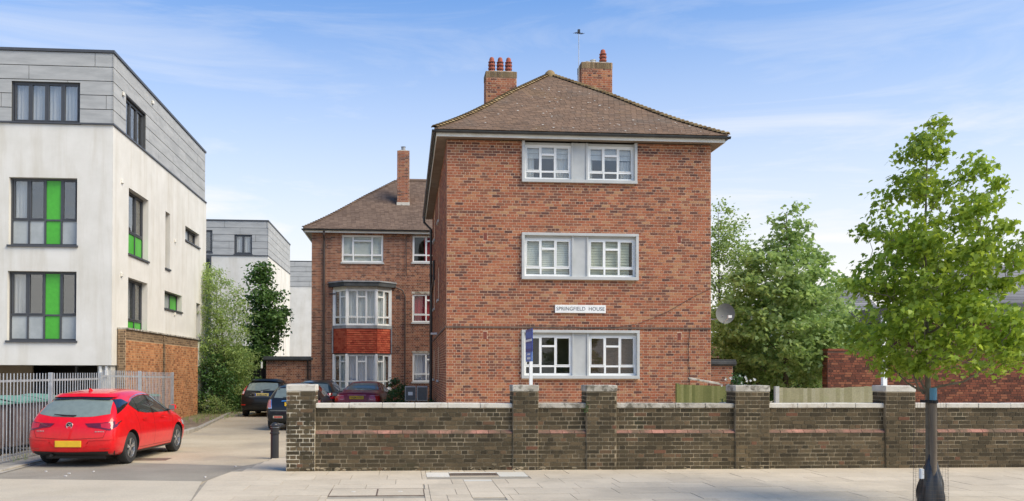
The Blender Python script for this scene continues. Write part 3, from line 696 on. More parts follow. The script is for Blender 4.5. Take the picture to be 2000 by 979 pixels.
downpipe(rear, [(-3.73, RYF-.3, 8.15), (-3.73, RYF-.3, 8.0), (-3.73, RYF-.07, 7.75), (-3.73, RYF-.07, 0)], .05, 'pipe_brown')
downpipe(rear, [(-.5, RYF-.1, 5.65), (-.15, RYF-.1, 5.5), (-.03, RYF-.07, 5.2), (-.03, RYF-.07, 0)], .035, 'pipe_brown')
downpipe(rear, [(.0, RYF-.07, 8.0), (.02, RYF-.07, 6.2)], .02, 'pipe_brown', False)
mb = MB(); mb.box(-3.5, -3.2, RYF-.1, RYF-.06, 5.28, 5.34); mb.box(-.45, -.25, RYF-.02, RYF, 5.1, 5.25); mb.build('waste_pipe', M['pipe_brown'], rear)

# ---------------- low brick outbuildings ----------------
def outbuilding(x0, x1, y0, y1, h, label, over=.15, loc=None):
    o = empty('outbuilding', ((x0+x1)/2, (y0+y1)/2, 0), 0, label, 'outbuilding')
    mb = MB(); mb.box(x0, x1, y0, y1, 0, h-.2); mb.build('wall', M['mortar_rear'], o)
    bricks(lay(0, x1-x0, 0, h-.2, bond='english'), Fr((x0, y0, 0), 0), M['brick_rear'], o, single=60)
    bricks(lay(0, y1-y0, 0, h-.2, bond='english'), Fr((x0, y1, 0), -math.pi/2), M['brick_rear'], o, single=0)
    bricks(lay(0, y1-y0, 0, h-.2, bond='english'), Fr((x1, y0, 0), math.pi/2), M['brick_rear'], o, single=0)
    mb = MB(); mb.box(x0-over, x1+over, y0-over, y1+over, h-.2, h); mb.build('flat_roof', M['felt'], o, bevel=.01)
    mb = MB(); mb.box(x0-over-.03, x1+over, y0-over-.06, y0-over, h-.16, h-.06); mb.build('gutter', M['gutter'], o, bevel=.01)
    return o
ob = outbuilding(-6.35, -4.34, 40.35, 44, 2.45, 'low brick outbuilding with flat dark roof joined to the wing behind the black hatchback', .12)
downpipe(ob, [(-4.5, 40.2, 2.35), (-4.45, 40.25, 2.1), (-4.45, 40.28, 0)], .035)
mb = MB(); mb.box(-6.55, -6.48, 40.1, 40.18, 1.9, 2.2); mb.build('wall_lamp', M['white_frame'], ob)
x = atx = None
def atY(px, py, Y): d = CM @ Vector(((px-CX)/F, -(py-CY)/F, -1)); return CAM + d*(Y/d.y)
def gnd(px, py, z=0): d = CM @ Vector(((px-CX)/F, -(py-CY)/F, -1)); return CAM + d*((z-HC)/d.z)
a = atY(1388, 706, 26.5); b = atY(1431, 706, 26.5)
ob2 = outbuilding(a.x-.6, b.x, 26.5, 29.5, a.z+.06, 'small brick shed with overhanging black roof beside the right corner of the main block', .08)

# ---------------- white render blocks ----------------
M['render'] = noisy('cream render', (.66,.645,.585), (.74,.725,.67), 1.2, .9, .15, 40, stain=((.44,.39,.28), .8, (2.2,2.2,.22), .47, .78, .5))
M['clad'] = noisy('grey cladding board', (.34,.35,.345), (.44,.45,.44), 2.2, .75, .1, 30, stretch=(.5,.5,2.5), stain=((.5,.5,.49), 3, (.4,.4,3), .55, .75, .6))
M['clad_light'] = M['clad']
M['joint'] = plain('cladding joint', (.07,.075,.08), .8)
M['green'] = plain('lime green panel', (.07,.42,.035), .35)
M['obscure'] = noisy('obscured glass', (.34,.37,.37), (.42,.45,.45), 3, .25)
M['glass_l'] = glassm('reflective window glass', (.92,.93,.92), 2.3, wav=.06)
def clad_face(root, fr, u0, u1, z0, z1, ops, plen, seed, rows=5):
    mb = MB(); panel(mb, fr, u0, u1, z0, z1, ops, .15); mb.build('cladding_backing', M['joint'], root)
    h = (z1-z0)/rows; rnd = random.Random(seed)
    for r in range(rows):
        u = u0-((r*1.37+seed*.7) % 1)*plen; 
        while u < u1:
            a, b = max(u, u0), min(u+plen, u1); u += plen
            if b-a < .05: continue
            c, d = z0+r*h+.012, z0+(r+1)*h-.012; segs = [(a+.008, b-.008, c, d)]
            for o in ops:
                ns = []
                for s in segs:
                    if o[1] <= s[0] or o[0] >= s[1] or o[3] <= s[2] or o[2] >= s[3]: ns.append(s); continue
                    if o[0]-s[0] > .03: ns.append((s[0], o[0], s[2], s[3]))
                    if s[1]-o[1] > .03: ns.append((o[1], s[1], s[2], s[3]))
                    l, q = max(s[0], o[0]), min(s[1], o[1])
                    if o[2]-s[2] > .03: ns.append((l, q, s[2], o[2]))
                    if s[3]-o[3] > .03: ns.append((l, q, o[3], s[3]))
                segs = ns
            for s in segs:
                mb = MB(); f2 = Fr((0,0,0), fr.a); f2.box(mb, 0, s[1]-s[0], 0, s[3]-s[2], -.001, .02)
                o = mb.build('cladding_panel', M['clad'], None); o.parent = root; o.location = fr.p(s[0], s[2])-wloc(root)
def grid_window(root, fr, u0, u1, z0, z1, cols, rows, fill, d=-.14, fw=.05, sill=True, sashes=()):
    """cols/rows: weights; fill[r][c] (r from the bottom): g glass, n green, o obscured, c glass with curtain"""
    mb = MB(); b = lambda a, c, e, f, k=0: fr.box(mb, a, c, e, f, d-.06, d+k)
    b(u0, u1, z0, z0+fw); b(u0, u1, z1-fw, z1); b(u0, u0+fw, z0+fw, z1-fw, -.001); b(u1-fw, u1, z0+fw, z1-fw, -.001)
    us, zs = [u0+fw], [z0+fw]
    for c in cols: us.append(us[-1]+(u1-u0-2*fw)*c/sum(cols))
    for r in rows: zs.append(zs[-1]+(z1-z0-2*fw)*r/sum(rows))
    for u in us[1:-1]: b(u-fw/2, u+fw/2, z0+fw, z1-fw, .002)
    for i, z in enumerate(zs[1:-1]):
        for k in range(len(cols)): b(us[k]+(fw/2 if k else 0), us[k+1]-(fw/2 if k < len(cols)-1 else 0), z-fw/2, z+fw/2, .001)
    for r in range(len(rows)):
        for c in range(len(cols)):
            if (r, c) in sashes or fill[r][c] in 'gc' and (r == len(rows)-1):
                q = .03; A, B, C, D = us[c]+fw/2, us[c+1]-fw/2, zs[r]+(fw/2 if r else 0), zs[r+1]-(fw/2 if r < len(rows)-1 else 0)
                for e in ((A, A+q, C, D), (B-q, B, C, D), (A+q, B-q, C, C+q), (A+q, B-q, D-q, D)): b(*e, .012)
    win = mb.build('window', M['anodised'], root, fix=True)
    for r in range(len(rows)):
        for c in range(len(cols)):
            k = fill[r][c]; g = MB(); fr.box(g, us[c]+.01, us[c+1]-.01, zs[r]+.01, zs[r+1]-.01, d-.035, d-.03)
            g.build({'n': 'green_panel', 'o': 'obscured_pane'}.get(k, 'pane'), M[{'n': 'green', 'o': 'obscure'}.get(k, 'glass_l')], win)
            if k == 'c': sheet(fr, us[c]+.02, us[c+1]-.02, zs[r]+.02, zs[r+1]-.02, d-.14, 4, .02, M['net'], 'curtain', win, c)
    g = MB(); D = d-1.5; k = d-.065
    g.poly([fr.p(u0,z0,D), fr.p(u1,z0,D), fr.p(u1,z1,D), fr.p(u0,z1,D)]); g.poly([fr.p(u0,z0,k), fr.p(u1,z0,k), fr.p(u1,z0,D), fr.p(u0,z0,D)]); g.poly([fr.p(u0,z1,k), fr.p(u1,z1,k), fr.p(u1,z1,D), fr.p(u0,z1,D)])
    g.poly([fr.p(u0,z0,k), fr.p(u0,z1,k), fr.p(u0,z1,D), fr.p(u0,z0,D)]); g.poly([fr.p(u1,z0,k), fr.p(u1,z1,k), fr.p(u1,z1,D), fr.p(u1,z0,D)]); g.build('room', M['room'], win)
    if sill: g = MB(); fr.box(g, u0-.04, u1+.04, z0-.06, z0, d-.05, .05); g.build('sill', M['anodised'], win)
    return win
def white_block(label, XL, Y0, depth, width, side_ops=True, zs=1.94, z1=9.06, z2=11.28, near=False):
    o = empty('white_apartment_building', (XL-width/2, Y0+depth/2, 0), 0, label, 'apartment building')
    ff = Fr((XL-width, Y0, 0), 0); fs = Fr((XL, Y0, 0), math.pi/2); return o, ff, fs, width, depth
XL = -8.67
wb, ff, fs, WW, DD = white_block('white rendered block with lime green window panels and grey top storey, at left edge', XL, 26.45, 12.1, 12.0)
k = WW+XL
fo = [(WW-2.98+.02, WW-1.02, 5.47, 7.46), (WW-2.98, WW-1.02, 2.66, 4.7)]
so_ = [(1.5, 3.6, 5.46, 7.52), (1.5, 3.55, 2.65, 4.71), (5.68, 6.3, 5.5, 7.55), (8.52, 10.85, 6.95, 7.5), (5.62, 8.05, 4.05, 4.68), (10.4, 11.1, 3.1, 4.6)]
mb = MB(); panel(mb, ff, 0, WW, 1.94, 9.05, fo, .18); panel(mb, fs, 0, DD, 1.94, 9.05, so_, .22)
mb.poly([(XL-WW,26.45,1.94),(XL-WW,38.55,1.94),(XL,38.55,1.94),(XL,26.45,1.94)]); mb.poly([(XL,38.55,0),(XL-WW,38.55,0),(XL-WW,38.55,9.05),(XL,38.55,9.05)]); mb.poly([(XL-WW,26.45,0),(XL-WW,26.45,9.05),(XL-WW,38.55,9.05),(XL-WW,38.55,0)])
mb.poly([(XL-WW,26.45,9.05),(XL,26.45,9.05),(XL,38.55,9.05),(XL-WW,38.55,9.05)])
mb.build('rendered_wall', M['render'], wb)
cf = [(WW-2.92, WW-.96, 9.1, 10.3)]; cs_ = [(1.2, 3.3, 9.14, 10.33)]
fc = Fr((XL-WW, 26.45+.03, 0), 0); fsc = Fr((XL-.03, 26.45, 0), math.pi/2)
clad_face(wb, fc, 0, WW, 9.1, 11.2, cf, 3.0, 1); clad_face(wb, fsc, 0, DD-.2, 9.1, 11.2, cs_, 3.0, 2)
mb = MB(); mb.box(XL-WW, XL+.03, 26.42, 26.52, 11.2, 11.28); mb.box(XL-.07, XL+.03, 26.52, 38.4, 11.2, 11.28); mb.poly([(XL-WW,26.5,11.19),(XL-.05,26.5,11.19),(XL-.05,38.4,11.19),(XL-WW,38.4,11.19)]); mb.build('roof_edge_trim', M['anodised'], wb)
mb = MB(); mb.box(XL-WW, XL+.04, 26.4, 26.47, 9.05, 9.1); mb.box(XL-.02, XL+.04, 26.47, 38.5, 9.05, 9.1); mb.build('flashing_trim', M['anodised'], wb)
mb = MB(); fs.box(mb, DD-.25, DD-.05, 9.1, 11.2, -.3, -.05); mb.build('wall', M['render'], wb)
grid_window(wb, ff, *fo[0], (1,1,1,.95), (1.05, 1.75), (('o','o','n','o'), ('c','g','n','g')))
grid_window(wb, ff, *fo[1], (1,1,1,.95), (1, 1.75), (('o','o','n','o'), ('c','g','n','g')))
grid_window(wb, fc, *cf[0], (1,1,1,1), (1,), (('c','c','c','c'),), d=-.06)
grid_window(wb, fsc, *cs_[0], (1,1,1), (1,), (('g','g','g'),), d=-.08, sill=False)
grid_window(wb, fs, *so_[0], (.5,1,1), (1, 1.8), (('n','n','n'), ('g','g','g')), d=-.18)
grid_window(wb, fs, *so_[1], (.5,1,1), (1, 1.8), (('n','n','n'), ('g','c','g')), d=-.18)
grid_window(wb, fs, *so_[2], (1,), (1,), (('g',),), d=-.18)
grid_window(wb, fs, *so_[3], (1.2, 1), (1,), (('o','g'),), d=-.18)
grid_window(wb, fs, *so_[4], (1.3, 1), (1,), (('o','n'),), d=-.18)
grid_window(wb, fs, *so_[5], (1,), (1,), (('g',),), d=-.18)
# small outlets on the side wall
for (u, z) in ((.75, 7.6), (.75, 4.75), (.8, 10.3), (6.9, 6.7), (6.9, 3.95), (3.9, 11.0)):
    mb = MB(); fs.box(mb, u, u+.14, z-.1, z+.02, 0, .05); mb.build('wall_vent', M['fascia'], wb, bevel=.01)
# undercroft: column, tan wall, back wall coloured near-black as shade
mb = MB(); mb.box(-9.12, -8.72, 26.6, 27.0, 0, 1.935); mb.build('column', M['concrete'], wb, bevel=.01)
for x in (-9.02, -8.84): mb = MB(); mb.lathe((x, 26.55, 1.62), [(.05, 0), (.05, .3)], 12); mb.build('downlight', M['white_soft'], wb, smooth=True)
M['shade_fill'] = noisy('near-black shade fill', (.03,.028,.025), (.05,.046,.04), 2, .9)  # near-black colour standing in for shade in deep gaps
M['tan'] = noisy('tan undercroft wall', (.21,.165,.115), (.29,.23,.16), 1.2, .9)
mb = MB(); mb.box(XL-WW, -12.1, 29.3, 29.4, 0, 1.935); mb.build('undercroft_wall', M['tan'], wb)
mb = MB(); mb.box(-14, XL-.4, 31.5, 31.6, 0, 1.935); mb.build('undercroft_wall', M['shade_fill'], wb)
mb = MB(); mb.box(-8.9, XL-.02, 27.4, 38.5, 0, 1.935); mb.build('undercroft_wall', M['concrete'], wb)
for x in (-10.5, -9.6): mb = MB(); mb.box(x, x+.06, 28.6, 28.7, 0, 1.93); mb.build('post', M['anodised'], wb)

wb2, ff, fs, WW, DD = white_block('pale rendered block with grey top storey, second in the row behind the wispy tree', XL, 55.6, 10.5, 9.0)
op = [(WW-5.0, WW-3.35, 7.9, 10.45)] 
c2 = [(WW-2.1, WW-1.0, 9.12, 10.35)]
mb = MB(); panel(mb, ff, 0, WW, 0, 9.0, []); sop = [(4.8, 6.2, 4.7, 5.6), (7.0, 7.3, 3.0, 4.6)]; panel(mb, fs, 0, DD, 0, 9.0, sop, .2)
mb.poly([(XL,55.6+DD,0),(XL-WW,55.6+DD,0),(XL-WW,55.6+DD,9),(XL,55.6+DD,9)]); mb.poly([(XL-WW,55.6,9),(XL,55.6,9),(XL,66.1,9),(XL-WW,66.1,9)]); mb.build('rendered_wall', M['render'], wb2)
c3 = [(WW-5.4, WW-3.45, 9.2, 10.6)]
clad_face(wb2, Fr((XL-WW, 55.63, 0), 0), 0, WW, 9.05, 11.2, c2+[(WW-4.6, WW-3.45, 9.2, 10.6)], 2.6, 3); clad_face(wb2, Fr((XL-.03, 55.6, 0), math.pi/2), 0, DD, 9.05, 11.2, [], 3.0, 5)
mb = MB(); mb.box(XL-WW, XL+.03, 55.57, 55.68, 11.2, 11.28); mb.box(XL-.07, XL+.03, 55.68, 66.1, 11.2, 11.28); mb.box(XL-WW, XL+.03, 55.55, 55.62, 9.0, 9.05); mb.box(XL-.02, XL+.03, 55.62, 66, 9.0, 9.05); mb.build('roof_edge_trim', M['anodised'], wb2)
grid_window(wb2, Fr((XL-WW, 55.63, 0), 0), *c2[0], (1,1), (1,), (('c','c'),), d=-.06, fw=.08)
grid_window(wb2, Fr((XL-WW, 55.63, 0), 0), WW-4.6, WW-3.45, 9.2, 10.6, (1,), (1,), (('g',),), d=-.06, fw=.08)
for q in sop: grid_window(wb2, fs, *q, (1,), (1,), (('g',),), d=-.15)
mb = MB(); ff.box(mb, WW-4.6, WW-3.5, .5, 9.0, -.05, .05); mb.build('stair_glazing', M['anodised'], wb2)
for z in (1.5, 4.3, 7.1): mb = MB(); ff.box(mb, WW-4.5, WW-3.6, z, z+1.7, .05, .06); mb.build('pane', M['glass_l'], wb2)

wb3, ff, fs, WW, DD = white_block('farthest pale rendered block, seen in the gap beside the brown roofed wing', -1.0, 76, 8, 9.4)
mb = MB(); mb.box(-10.4, -1, 76, 84, 0, 9.05); mb.build('rendered_wall', M['render'], wb3)
clad_face(wb3, Fr((-10.4, 75.98, 0), 0), 0, 9.4, 9.05, 11.2, [], 2.6, 6)
mb = MB(); mb.box(-10.4, -1, 75.95, 84, 11.2, 11.28); mb.box(-10.4, -1, 76.02, 84, 9.05, 11.2); mb.build('roof_edge_trim', M['anodised'], wb3)
# ---------------- ground ----------------
M['ground'] = noisy('distant tarmac', (.17,.165,.15), (.24,.23,.2), .8, .95)
M['tan_tarmac'] = noisy('sandy forecourt tarmac', (.4,.33,.225), (.5,.425,.3), .5, .95, .35, 90, fine=(55, .35), stain=((.27,.235,.19), .45, None, .52, .7, .6))
M['apron'] = noisy('grey asphalt apron', (.235,.21,.165), (.3,.27,.215), .9, .95, .5, 120, fine=(70, .45), stain=((.34,.3,.235), 1.5, None, .6, .8, .4))
M['crossover'] = noisy('worn concrete crossover', (.46,.4,.3), (.53,.465,.355), .7, .92, .4, 110, fine=(60, .22), stain=((.38,.34,.28), .6, (1,2.2,1), .5, .75, .5))
M['slab'] = brickm('concrete paving slab', [(0, (.5,.43,.325)), (.5, (.53,.46,.35)), (.9, (.56,.485,.37)), (1, (.47,.405,.305))], grain=.22, big=.2, patch=((.34,.3,.23), 1.0, .5, .75, .55), patch2=((.22,.19,.14), 9, .62, .7, .5), bump=.35, bscale=130)
M['slab_new'] = brickm('pale new slab', [(0, (.58,.56,.49)), (1, (.64,.61,.54))], grain=.12, big=.1, bump=.3, bscale=130)
M['slab_joint'] = noisy('slab joint sand', (.25,.22,.17), (.33,.3,.24), 6, .95)
M['earth'] = noisy('bare earth verge', (.15,.115,.075), (.26,.2,.14), 1.6, .95, .8, 30, fine=(25, .6))
M['kerb'] = noisy('worn kerb', (.27,.245,.2), (.4,.37,.31), 3, .92, .3)
M['iron'] = noisy('rusty cast iron', (.13,.09,.065), (.2,.15,.11), 8, .7, .5)
def sheetp(name, pts, z, m, parent=None):
    mb = MB(); mb.poly([(x, y, z) for x, y in pts]); o = mb.build(name, m, parent, fix=False); o['kind'] = 'structure'; return o
g = sheetp('ground', [(-400,-60),(400,-60),(400,700),(-400,700)], -.13, M['ground'])
fc_ = sheetp('forecourt', [(-12.5,14.0),(30,14.0),(30,75),(-12.5,75)], -.006, M['tan_tarmac'])
sheetp('road', [(-60,-20),(60,-20),(60,8.6),(-60,8.6)], -.12, M['apron'])
sheetp('driveway_crossover', [(-30,8.6),(-2.85,8.6),(-2.95,12.3),(-3.27,14.37),(-6.8,14.9),(-30,15.4)], .006, M['crossover'])
sheetp('driveway_apron', [(-14,15.1),(-6.8,14.9),(-3.27,14.37),(-3.1,15.6),(-2.6,17.6),(-3.05,16.75),(-5.3,17.4),(-7.0,17.9),(-14,18.2)], -.002, M['apron'])
pv = sheetp('pavement', [(-2.92,8.7),(40,8.7),(40,15.72),(-2.08,15.72),(-2.08,18.3),(-2.62,18.3),(-3.0,16.4),(-3.22,14.5)], .002, M['slab_joint'])
def slab(x0, x1, y0, y1, m='slab', name='paving_slab', z=.012, jit=True):
    L, W = round(x1-x0, 2), round(y1-y0, 2); key = (L, W, m)
    if key not in _bm:
        mb = MB(); c = .004; mb.hexa([(-L/2+c,-W/2+c,-.03),(L/2-c,-W/2+c,-.03),(L/2-c,W/2-c,-.03),(-L/2+c,W/2-c,-.03),(-L/2+c,-W/2+c,0),(L/2-c,-W/2+c,0),(L/2-c,W/2-c,0),(-L/2+c,W/2-c,0)])
        me = bpy.data.meshes.new('paving_slab'); me.from_pydata(mb.v, [], mb.f); me.materials.append(M[m]); _bm[key] = me
    o = link(name, _bm[key], pv, Vector(((x0+x1)/2, (y0+y1)/2, z+(random.uniform(-.0015, .0025) if jit else 0))))
    o.rotation_euler = (random.uniform(-.0015, .0015), random.uniform(-.0012, .0012), 0)
special = [(.36,2.1,14.75,15.38), (-1.1,.28,12.55,13.3), (.95,1.42,12.3,14.3)]
def clash(a, b, c, d): return any(a < s[1]-.02 and b > s[0]+.02 and c < s[3]-.02 and d > s[2]-.02 for s in special)
rr = random.Random(11); ys = [10.8, 11.4, 12.0, 12.6, 13.2, 13.8, 14.4, 15.0, 15.66]
for i, (y0, y1) in enumerate(zip(ys, ys[1:])):
    bx_ = lambda y: -2.9-.33*min(1, max(0, (y-12)/2.6)) if y < 14.6 else -3.2+.12*(y-14.6)
    x = -2.3+.45*(i % 2)-.1
    q = MB(); q.prism([(bx_(y0)+.012, y0+.004), (x-.004, y0+.004), (x-.004, y1-.004), (bx_(y1)+.012, y1-.004)], -.02, .012); q.build('paving_slab', M['slab'], pv, origin=((bx_(y0)+x)/2, (y0+y1)/2, 0))
    while x < 13.4:
        L = .9 if rr.random() < .8 else .6
        a, b = x, x+L
        if b-a > .12:
            if clash(a, b, y0, y1):
                # cut round the special pieces
                cs = sorted({a, b, *[min(max(v, a), b) for s in special for v in s[:2]]}); ds = sorted({y0, y1, *[min(max(v, y0), y1) for s in special for v in s[2:]]})
                for p_, q_ in zip(cs, cs[1:]):
                    for r_, t_ in zip(ds, ds[1:]):
                        if q_-p_ > .04 and t_-r_ > .04 and not clash(p_, q_, r_, t_): slab(p_, q_, r_, t_)
            else: slab(a, b, y0, y1)
        x += L
for i, y in enumerate((15.66, 16.26, 16.86, 17.46)): slab(-2.88+.06*i, -2.1, y, y+.6)
slab(.36, .76, 14.75, 15.38, 'slab_new'); slab(1.6, 2.1, 14.75, 15.38, 'slab_new'); slab(.76, 1.6, 14.75, 14.86, 'slab'); slab(.76, 1.6, 15.24, 15.38, 'slab_new')
slab(.95, 1.42, 14.12, 14.3, 'slab_new'); slab(.95, 1.42, 13.4, 14.12); slab(.95, 1.42, 12.85, 13.4); slab(.95, 1.42, 12.3, 12.85)
gr = empty('drain_grate', (1.18, 15.05, 0), 0, 'rusty rectangular ventilation grate set in the pavement below the wall', 'grate')
mb = MB(); mb.box(.77, 1.59, 14.87, 14.9, -.04, .014); mb.box(.77, 1.59, 15.2, 15.23, -.04, .014); mb.box(.77, .8, 14.9, 15.2, -.04, .014); mb.box(1.56, 1.59, 14.9, 15.2, -.04, .014); mb.build('frame', M['iron'], gr)
for i in range(24): x = .812+i*.0315; mb = MB(); mb.box(x, x+.014, 14.9, 15.2, -.02, .012); mb.build('bar', M['iron'], gr)
mb = MB(); mb.box(.79, 1.57, 14.89, 15.21, -.06, -.04); mb.build('pit_floor', M['dark'], gr)
ic = empty('inspection_cover', (-.41, 12.9, 0), 0, 'double paved inspection cover with thin metal edges and pale centre dots in the pavement', 'manhole cover')
for x0 in (-1.1, -.41):
    mb = MB(); mb.box(x0+.012, x0+.678, 12.56, 13.28, -.03, .012); o = mb.build('cover', M['slab'], ic)
    mb = MB()
    for q in ((x0, x0+.01, 12.55, 13.29), (x0+.68, x0+.689, 12.55, 13.29), (x0+.01, x0+.68, 13.281, 13.29), (x0+.01, x0+.68, 12.55, 12.559)): mb.box(*q, -.03, .0145)
    mb.build('metal_edge', M['iron'], o)
    mb = MB(); mb.lathe((x0+.34, 12.98, .011), [(.035, 0), (.035, .003)], 12); mb.build('centre_dot', M['slab_new'], o)
mh = gnd(300, 897); mb = MB(); mb.box(mh.x-.35, mh.x+.3, mh.y-.22, mh.y+.22, -.03, .001); o = mb.build('manhole_cover', M['iron'], None); tag(o, 'small brown iron manhole cover in the driveway just behind the red car', 'manhole cover')
ver = sheetp('verge', [(-8.3,22.5),(-6.35,22.6),(-6.3,26.6),(-6.9,33),(-7.3,37),(-6.8,41),(-13,42),(-13,22.5)], .004, M['earth'])
sheetp('fence_strip', [(-7.95,14.95),(-6.95,14.95),(-7.0,17),(-7.1,22.6),(-8.3,22.6)], .008, M['kerb'])
sheetp('bin_yard', [(-22,15.2),(-7.85,15.2),(-8.3,27),(-8.6,33),(-22,33)], .01, M['kerb'])
ks = []
kp = [(-7.15, 15.0), (-7.12, 17.0), (-7.1, 19.0), (-7.05, 22.4)]
for (x0, y0), (x1, y1) in zip(kp, kp[1:]):
    n = max(1, int((y1-y0)/.9))
    for i in range(n): mb = MB(); a, b = i/n, (i+1)/n-.01; mb.box(-.06, .06, 0, (y1-y0)/n-.012, -.05, .035); o = mb.build('kerb_stone', M['kerb'], None, bevel=.01); o.location = (x0+(x1-x0)*a, y0+(y1-y0)*a, .006); o['kind'] = 'structure'
for i in range(4): mb = MB(); mb.box(-.08, .08, 0, .88, -.05, .11); o = mb.build('kerb_stone', M['kerb'], None, bevel=.02); o.location = (-6.22+random.uniform(-.02,.02), 23.0+i*.9, 0); o['kind'] = 'structure'
for i in range(12):
    t = i/12; mb = MB(); mb.box(-.07, .07, 0, .8, -.05, .07); o = mb.build('kerb_stone', M['kerb'], None, bevel=.02); o.location = (-6.3-.95*t, 27+9.6*t, 0); o.rotation_euler = (0, 0, .095); o['kind'] = 'structure'

# ---------------- front boundary wall ----------------
fw_ = empty('boundary_wall', (4.5, 15.9, 0), 0, 'low sooty brick boundary wall with taller piers, pink sloped course and pale copings along the pavement', 'wall')
YW = 15.67; CO = .0745
secs = [(-1.6, 1.94), (2.4, 3.29), (3.84, 6.07), (6.71, 8.95), (9.52, 14.0)]
piers = [(-2.1, -1.6), (1.94, 2.4), (3.29, 3.84), (6.07, 6.71), (8.95, 9.52)]
Fw = lambda x, y: Fr((x, y, 0), 0)
M['mortar_bright'] = noisy('repointed mortar', (.14,.115,.075), (.7,.62,.46), 4, .95, .4, lo=.46, hi=.56)
allr = []
def clsd(z0, n): return z0+n*CO
for si, (a, b) in enumerate(secs):
    L = b-a; mo = M['mortar_old']
    mb = MB(); mb.box(a-.02, b+.02, YW, YW+.34, -.05, clsd(0, 9)); mb.box(a-.02, b+.02, YW+.055, YW+.3, clsd(0, 9), 1.13); mb.build('wall_core', mo, fw_)
    bnd = 'flemish' if si in (2,) else 'mixed'
    r1_ = lay(0, L, 0, clsd(0, 9), course=CO, bl=.232, joint=.017, bond=bnd, i0=si); r2_ = lay(0, L, clsd(0, 10), 1.13, course=CO+.0015, bl=.232, joint=.017, bond=bnd, i0=si+1)
    allr += [(r1_, Fw(a, YW)), (r2_, Fw(a, YW+.055))]
    n = max(2, round(L/.228)); W = L/n; z = clsd(0, 9)
    for i in range(n):
        mb = MB(); g_ = .004; t = random.uniform(-.003, .003)
        mb.hexa([(g_,-.012+t,.004),(W-g_,-.012+t,.004),(W-g_,.065,.004),(g_,.065,.004),(g_+.035,.052+t,CO-.004),(W-g_+.02,.052+t,CO-.004),(W-g_+.02,.08,CO-.004),(g_+.035,.08,CO-.004)] if False else
                [(g_,-.012+t,.004),(W-g_,-.012+t,.004),(W-g_,.08,.004),(g_,.08,.004),(g_,.004+t,CO*.45),(W-g_,.004+t,CO*.45),(W-g_,.08,CO*.98),(g_,.08,CO*.98)])
        o = mb.build('plinth_brick', M['brick_pink'], None); o.parent = fw_; o.location = Vector((a+i*W, YW, z))-wloc(fw_)
    m = 'coping_white' if si in (0, 3, 4) else 'coping_old'
    k = max(1, round(L/.62)); W = L/k
    for i in range(k):
        mb = MB(); mb.box(.003, W-.003, 0, .33, 0, .085+random.uniform(-.003, .003)); o = mb.build('coping_stone', M[m], None, bevel=.008); o.parent = fw_; o.location = Vector((a+i*W, YW+.02+random.uniform(-.004, .004), 1.133))-wloc(fw_); o.rotation_euler = (0, random.uniform(-.003, .003), 0)
for i, (a, b) in enumerate(piers):
    L = b-a; mo = M['mortar_bright'] if i == 0 else M['mortar_old']; y = YW-.03
    mb = MB(); mb.box(a, b, y, y+.46, -.05, 1.43); mb.build('pier_core', mo, fw_)
    rr_ = lay(0, L, 0, 1.43, course=CO+.0005, bl=.232, joint=.017, bond='english', i0=i)
    allr.append((rr_, Fw(a, y)))
    for fr, W in ((Fr((a, y+.46, 0), -math.pi/2), .46), (Fr((b, y, 0), math.pi/2), .46)):
        allr.append(([q[:4]+(False,) for q in lay(0, W, 0 if (i == 0 and fr.a < 0) else 1.2, 1.43, course=CO+.0005, bl=.232, joint=.017, bond='english', i0=i+1)], fr))
    mb = MB(); c = .012
    mb.box(a-c, b+c, y-c, y+.48, 1.432, 1.55); mb.build('pier_cap', M['coping_white' if i in (0, 4) else 'coping_old'], fw_, bevel=.012)
# nearest 300 bricks as parts, the rest joined
flat = []
for rs, fr in allr:
    for r in rs:
        if r[1]-r[0] > .015: flat.append((r, fr, (fr.p((r[0]+r[1])/2, r[2])-CAM).length if r[4] else 1e9))
flat.sort(key=lambda t: t[2])
for i, (r, fr, dd) in enumerate(flat[:300]):
    o = bpy.data.objects.new('brick', brick_mesh(round(r[1]-r[0], 3), round(r[3]-r[2], 4), .009, M['brick_old'])); COL.objects.link(o); o.parent = fw_
    o.location = fr.p((r[0]+r[1])/2, (r[2]+r[3])/2, random.uniform(-.004, .003))-wloc(fw_); o.rotation_euler = (random.uniform(-.02, .02), random.uniform(-.008, .008), fr.a)
mb = MB()
for r, fr, dd in flat[300:]:
    j = lambda: random.uniform(-.0022, .0022); a = .008+random.uniform(-.004, .003); u0, u1, z0, z1 = r[:4]; n = len(mb.v)
    mb.v += [tuple(fr.p(*q)) for q in ((u0+j(),z0+j(),a),(u1+j(),z0+j(),a+j()),(u1+j(),z1+j(),a+j()),(u0+j(),z1+j(),a),(u0,z0,-.006),(u1,z0,-.006),(u1,z1,-.006),(u0,z1,-.006))]
    for f in ((0,1,2,3),(0,4,5,1),(1,5,6,2),(2,6,7,3),(3,7,4,0)): mb.face(*[n+i for i in f])
o = mb.build('brickwork', M['brick_old'], fw_); o['kind'] = 'stuff'
# pale efflorescence / mortar lumps at the foot of the wall
mb = MB(); rl = random.Random(4)
for i in range(70):
    x = rl.choice([rl.uniform(-2.0, 2.6), rl.uniform(-2, 7)]); z = abs(rl.gauss(0, .045)); r = rl.uniform(.012, .035)
    c = Vector((x, YW-.012 if not any(p[0] < x < p[1] for p in piers) else YW-.042, z)); mb.poly([c+Vector((r*1.7*math.cos(a)*rl.uniform(.6,1.2), -.004, r*.7*math.sin(a)*rl.uniform(.6,1.2))) for a in [k*math.pi/4 for k in range(8)]])
o = mb.build('mortar_smears', M['mortar_old'], fw_); o['kind'] = 'stuff'

